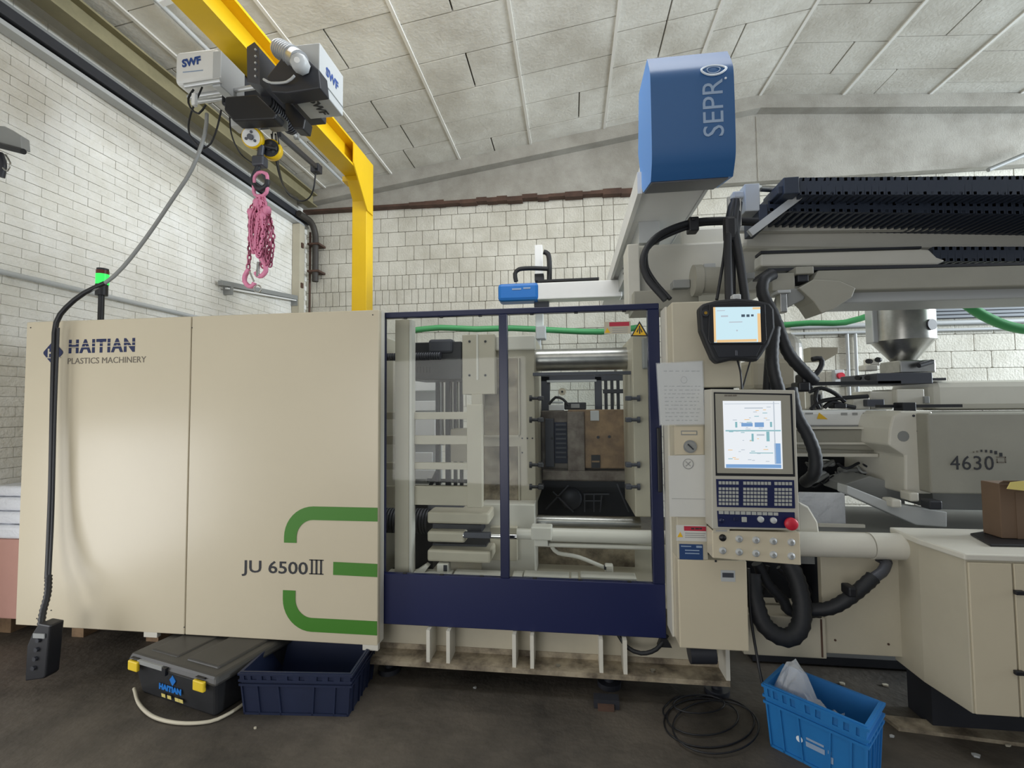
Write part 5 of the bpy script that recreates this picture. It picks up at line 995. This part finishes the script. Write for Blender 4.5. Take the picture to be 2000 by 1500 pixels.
a = P(1805, 636, Y=4.1); MB().cyl(a, a+Vector((.02, -.06, 0)), .045, 'dark', n=18).cyl(a+Vector((-.05, -.0, 0)), a+Vector((-.03, -.05, 0)), .03, 'red', n=14).to('level_sensor', Hp)
MB().cyl((q.x+.09, 4.07, zb2-.02), (q.x-.02, 4.05, zb2-.05), .02, 'dark').to('clamp_lever', Hp)
# round cream cover and bracket behind the hoses
t = thing('rounded_cover', 'rounded cream robot cover behind the hoses right of the pendant', 'cover', tuple(P(1550, 750, Y=3.2)))
mb = MB(); x0, x1, z0, z1 = R4(1500, 645, 1582, 752, 3.2); mb.rbox(x0, x1, 3.2, 3.6, z0, z1, 'creamw', .11, 6); mb.to('shell', t)
px_poly('side_bracket', t, [(1582, 678), (1638, 678), (1638, 690), (1612, 705), (1584, 706)], 3.4, .1, 'cream2', .005)
px_part('lower_shell', t, (1470, 700, 1560, 760, 3.15, .3, 'cream2', .03))
px_part('support_leg', t, (1500, 752, 1575, 800, 3.35, .2, 'cream2', .01))

# ------------------------------------------------------------------ on the floor
def frame(o, x, y): return
# charcoal tool box
HK = .69
A, Bq, Cq = P(258, 1272, Z=.36*HK), P(424, 1320, Z=.36*HK), P(500, 1258, Z=.36*HK)
ux = (Bq-A); w_ = ux.length; ux.normalize(); uy = Vector((-ux.y, ux.x, 0)); 
def tp(a, b, z): v = A+ux*a+uy*b; return (v.x, v.y, z*HK)
dd = .5
t = thing('tool_box', 'charcoal rolling tool box with yellow latches half under the left housing', 'tool box', tuple(A+ux*w_/2+uy*.2-Vector((0, 0, .36))))
mb = MB(); mb.hexa([tp(.05, .03, .0), tp(w_-.05, .03, .0), tp(w_-.05, dd, .0), tp(.05, dd, .0), tp(.015, .0, .29), tp(w_-.015, 0, .29), tp(w_-.015, dd+.02, .29), tp(.015, dd+.02, .29)], 'tool'); bd = mb.to('body', t, bevel=.015)
mb = MB(); mb.hexa([tp(-.015, -.02, .285), tp(w_+.015, -.02, .285), tp(w_+.015, dd+.04, .285), tp(-.015, dd+.04, .285), tp(0, -.005, .355), tp(w_, -.005, .355), tp(w_, dd+.02, .355), tp(0, dd+.02, .355)], 'tlid'); ld = mb.to('lid', t, bevel=.015)
MB().hexa([tp(.08, .05, .35), tp(w_*.45, .05, .35), tp(w_*.45, dd, .35), tp(.08, dd, .35), tp(.09, .06, .365), tp(w_*.44, .06, .365), tp(w_*.44, dd-.02, .365), tp(.09, dd-.02, .365)], 'tlid').to('lid_panel', ld, bevel=.006)
MB().hexa([tp(w_*.55, .05, .35), tp(w_-.06, .05, .35), tp(w_-.06, dd, .35), tp(w_*.55, dd, .35), tp(w_*.56, .06, .37), tp(w_-.07, .06, .37), tp(w_-.07, dd-.02, .37), tp(w_*.56, dd-.02, .37)], 'tlid').to('lid_panel', ld, bevel=.006)
for a in (.02, w_-.145):
    MB().hexa([tp(a, -.035, .235), tp(a+.085, -.035, .235), tp(a+.085, -.015, .235), tp(a, -.015, .235), tp(a, -.035, .315), tp(a+.085, -.035, .315), tp(a+.085, -.015, .315), tp(a, -.015, .315)], 'yclip').to('latch', t, bevel=.006, label='yellow latch')
    MB().hexa([tp(a+.01, -.0, .31), tp(a+.075, 0, .31), tp(a+.075, .01, .31), tp(a+.01, .01, .31), tp(a+.01, -.028, .335), tp(a+.075, -.028, .335), tp(a+.075, .01, .335), tp(a+.01, .01, .335)], 'black').to('latch_hinge', t)
MB().hexa([tp(w_*.44, -.03, .27), tp(w_*.48, -.03, .27), tp(w_*.48, -.015, .27), tp(w_*.44, -.015, .27), tp(w_*.44, -.03, .33), tp(w_*.48, -.03, .33), tp(w_*.48, -.0, .33), tp(w_*.44, -.0, .33)], 'black').to('lock_tab', t)
MB().hexa([tp(w_*.12, -.022, .295), tp(w_*.42, -.022, .295), tp(w_*.42, -.01, .295), tp(w_*.12, -.01, .295), tp(w_*.12, -.022, .33), tp(w_*.42, -.022, .33), tp(w_*.42, -.01, .33), tp(w_*.12, -.01, .33)], 'grey').to('lid_sheen', ld)  # grey band painting the sheen along the lid front
ang = math.atan2(ux.y, ux.x); rt = Matrix.Rotation(ang, 4, 'Z') @ Matrix.Rotation(math.pi/2, 4, 'X')
mt_ = lambda a, b, z: Vector(tp(a, b, z))
cc = mt_(w_*.5, .006, .215); pts = []
for k in range(4): pts.append(cc+ux*(.026*math.cos(math.pi/2*k))+Vector((0, 0, .03*math.sin(math.pi/2*k))))
MB().prism(pts, 'blue', tuple(-uy*.004)).to('emblem', bd)
text('lettering', 'HAITIAN', bd, mt_(w_*.33, .008, .115), .04, 'blue', .003, rot=rt, width=.19)
mb = MB()
for d_ in (.0, .05, .115, .15): mb.prism([mt_(w_*.36+d_, .012, .05), mt_(w_*.36+d_+.032, .012, .05), mt_(w_*.36+d_+.032, .009, .08), mt_(w_*.36+d_, .009, .08)], 'tape', tuple(-uy*.002))
mb.to('digits', bd)
for a in (.04, w_-.1): MB().cyl(mt_(a, dd-.05, .05), mt_(a+.06, dd-.05, .05), .04, 'rubber').to('wheel', t)
o = MB().tube([P(262, 1345, Z=.02), P(272, 1375, Z=.012), P(300, 1400, Z=.012), P(350, 1412, Z=.012), P(410, 1409, Z=.012), P(450, 1392, Z=.012), P(480, 1372, Z=.012)], .0095, 'cream2').to('floor_hose'); o['label'] = 'pale hose curled on the floor round the front of the tool box'; o['category'] = 'hose'
# navy stacking crate
def crate(name, label, A_, B_, depth, h, mt, mti, rim, wall=.012):
    u = (B_-A_); u.z = 0; w = u.length; u.normalize(); v = Vector((-u.y, u.x, 0))
    t = thing(name, label, 'crate', (A_.x+u.x*w/2, A_.y+u.y*w/2+.1, 0))
    def q(a, b, z): s_ = .018*(1-z/h); r = Vector((A_.x, A_.y, 0))+u*(a+(s_ if a < w/2 else -s_))+v*(b+(s_ if b < depth/2 else -s_)); return (r.x, r.y, z)
    def blk(a0, a1, b0, b1, z0, z1, m_): return [q(a0, b0, z0), q(a1, b0, z0), q(a1, b1, z0), q(a0, b1, z0), q(a0, b0, z1), q(a1, b0, z1), q(a1, b1, z1), q(a0, b1, z1)], m_
    def pc(nm, *args, **kw):
        mb = MB()
        for a in args: mb.hexa(*blk(*a))
        return mb.to(nm, t, **kw)
    W_ = wall
    pc('base', (W_, w-W_, W_, depth-W_, 0.004, .02, mti))
    fw = pc('front_wall', (0, w, 0, W_, 0, h, mt)); pc('rear_wall', (0, w, depth-W_, depth, 0, h, mti)); pc('side_wall', (0, W_, W_, depth-W_, 0, h, mt)); pc('side_wall', (w-W_, w, W_, depth-W_, 0, h, mt))
    for z in (h-.012, h*.80, h*.70): pc('rim', (-.01, w+.01, -.01, 0, z-.004, z+.008, mt), (-.01, w+.01, depth, depth+.01, z-.004, z+.008, mt), (-.01, 0, 0, depth, z-.004, z+.008, mt), (w, w+.01, 0, depth, z-.004, z+.008, mt))
    sl_ = ((.04, .07), (.10, .15), (.20, .24), (.28, .33), (.43, .48), (.54, .59), (.70, .75), (.80, .85), (.91, .94))
    pv = 0
    for a, b in sl_+((1, 1),): pc('rim_block', (w*pv, w*a, -.009, 0, h*.81, h-.012, mt)); pv = b
    for a, b in sl_: pc('rim_slot', (w*a, w*b, -.002, 0, h*.81, h-.012, mti))  # inner colour; on the blue crate a darker copy painting slot shade
    for f in (.0, .14, .33, .67, .86, .985): pc('rib', (w*f, w*f+.008, -.009, 0, 0, h*.7, mt))
    for i in range(5): pc('rib', (w-.001, w+.009, depth*(.1+.2*i), depth*(.1+.2*i)+.007, 0.0, h*.8, mt))
    pc('bottom_band', (0, w, -.009, 0, .0, .012, mt))
    return t, fw, u, v, w, q
A_, B_ = P(469, 1312, Z=.235), P(686, 1316, Z=.235)
crate('navy_crate', 'dark navy stacking crate on the floor between tool box and machine bed', A_, B_, .42, .235, 'dcrate', 'dcrate', (0, 1, 2, 4, 8, 9, 10, 11, 12))
A_, B_ = P(1492, 1334, Z=.30), P(1694, 1420, Z=.30)
t, fw, u, v, w, q = crate('blue_crate', 'bright blue stacking crate with plastic film inside, on the floor at lower right', A_, B_, .26, .30, 'crate', 'crate_shaded', (0, 1, 2, 3, 4, 5, 6, 7, 8, 9, 10, 11, 12))
ang = math.atan2(u.y, u.x); rt = Matrix.Rotation(ang, 4, 'Z') @ Matrix.Rotation(math.pi/2, 4, 'X')
mb = MB()
for (f0_, f1_, z0_, z1_) in ((.40, .62, .118, .128), (.39, .63, .085, .108), (.66, .69, .10, .115), (.67, .71, .06, .09)): mb.prism([Vector(q(w*f0_, -.001, z0_)), Vector(q(w*f1_, -.001, z0_)), Vector(q(w*f1_, -.001, z1_)), Vector(q(w*f0_, -.001, z1_))], 'inkw', tuple(-v*.002))
mb.to('faded_print', fw)
p_ = Vector(q(w*.33, -.004, .105)); MB().cyl(p_, p_-v*.003, .014, 'inkww', n=16).to('round_logo', fw)
# film in the crate
rr = random.Random(4); bm = bmesh.new(); N = 12
P0 = Vector(q(.02, .03, .28)); vv = []
for i in range(N+1):
    for j in range(N+1):
        a, b = i/N, j/N; x, y = .02+a*.26, .02+b*.2; z = .18+.24*math.exp(-((a-.32)**2*9+(b-.45)**2*8))+rr.uniform(-.02, .02)
        if i == 0 and j < 5: z += .03
        vv.append(bm.verts.new(Vector(q(x, y, .3))+Vector((0, 0, z-.3))))
for i in range(N):
    for j in range(N): bm.faces.new((vv[i*(N+1)+j], vv[(i+1)*(N+1)+j], vv[(i+1)*(N+1)+j+1], vv[i*(N+1)+j+1]))
me = bpy.data.meshes.new('plastic_film'); bm.to_mesh(me); bm.free(); me.materials.append(M['film']); o = bpy.data.objects.new('plastic_film', me); C.objects.link(o); o['label'] = 'crumpled clear plastic film poking out of the blue crate'; o['category'] = 'film'
sl = o.modifiers.new('thick', 'SOLIDIFY'); sl.thickness = .001
# black cable coil on the floor
t = thing('cable_coil', 'loose coil of thin black cable on the floor left of the blue crate', 'cable', tuple(P(1385, 1410, Z=0)))
for k, (cx, cy, rx, ry) in enumerate(((1385, 1410, 88, 50), (1372, 1400, 70, 36), (1398, 1420, 84, 52), (1365, 1375, 50, 18))):
    MB().tube([P(cx+rx*math.cos(a), cy+ry*math.sin(a), Z=.006+.006*k) for a in [i*math.pi/6 for i in range(12)]], .0045, 'black', n=6, close=True).to('loop', t)
MB().tube([P(1300, 1400, Z=.006), P(1295, 1385, Z=.006), P(1320, 1362, Z=.006), P(1360, 1358, Z=.006)], .0045, 'black', n=6).to('loose_end', t)
# litter under the machine
rr = random.Random(8)
for (x, y, s_, lb) in ((928, 1343, .012, 'tiny pale crumb on the dark floor under the middle of the bed'), (1645, 1335, .018, 'pale scrap on the floor just behind the blue crate'), (1730, 1338, .022, 'larger pale scrap in the dark under the cream front panel'), (1800, 1392, .016, 'pale scrap between the blue crate and the right cabinet'), (1866, 1410, .022, 'pale flake lying nearest the right cabinet plinth'), (1742, 1438, .014, 'pale crumb beside the right side of the blue crate'), (1968, 1456, .014, 'pale crumb on the kerb strip at the right edge of the floor'), (1905, 1475, .02, 'dull scrap at the bottom right corner of the floor'), (498, 1422, .01, 'tiny pale crumb in front of the navy crate')):
    q_ = P(x, y, Z=.004); mb = MB(); n = 5
    mb.prism([(q_.x+s_*rr.uniform(.6, 1.2)*math.cos(2*math.pi*i/n), q_.y+s_*rr.uniform(.4, .9)*math.sin(2*math.pi*i/n), .001) for i in range(n)], rr.choice(('lgrey', 'grey', 'cream2')), (0, 0, .008)); o = mb.to('litter_scrap'); o['label'] = lb; o['category'] = 'litter'; o['group'] = 'scraps on the floor'
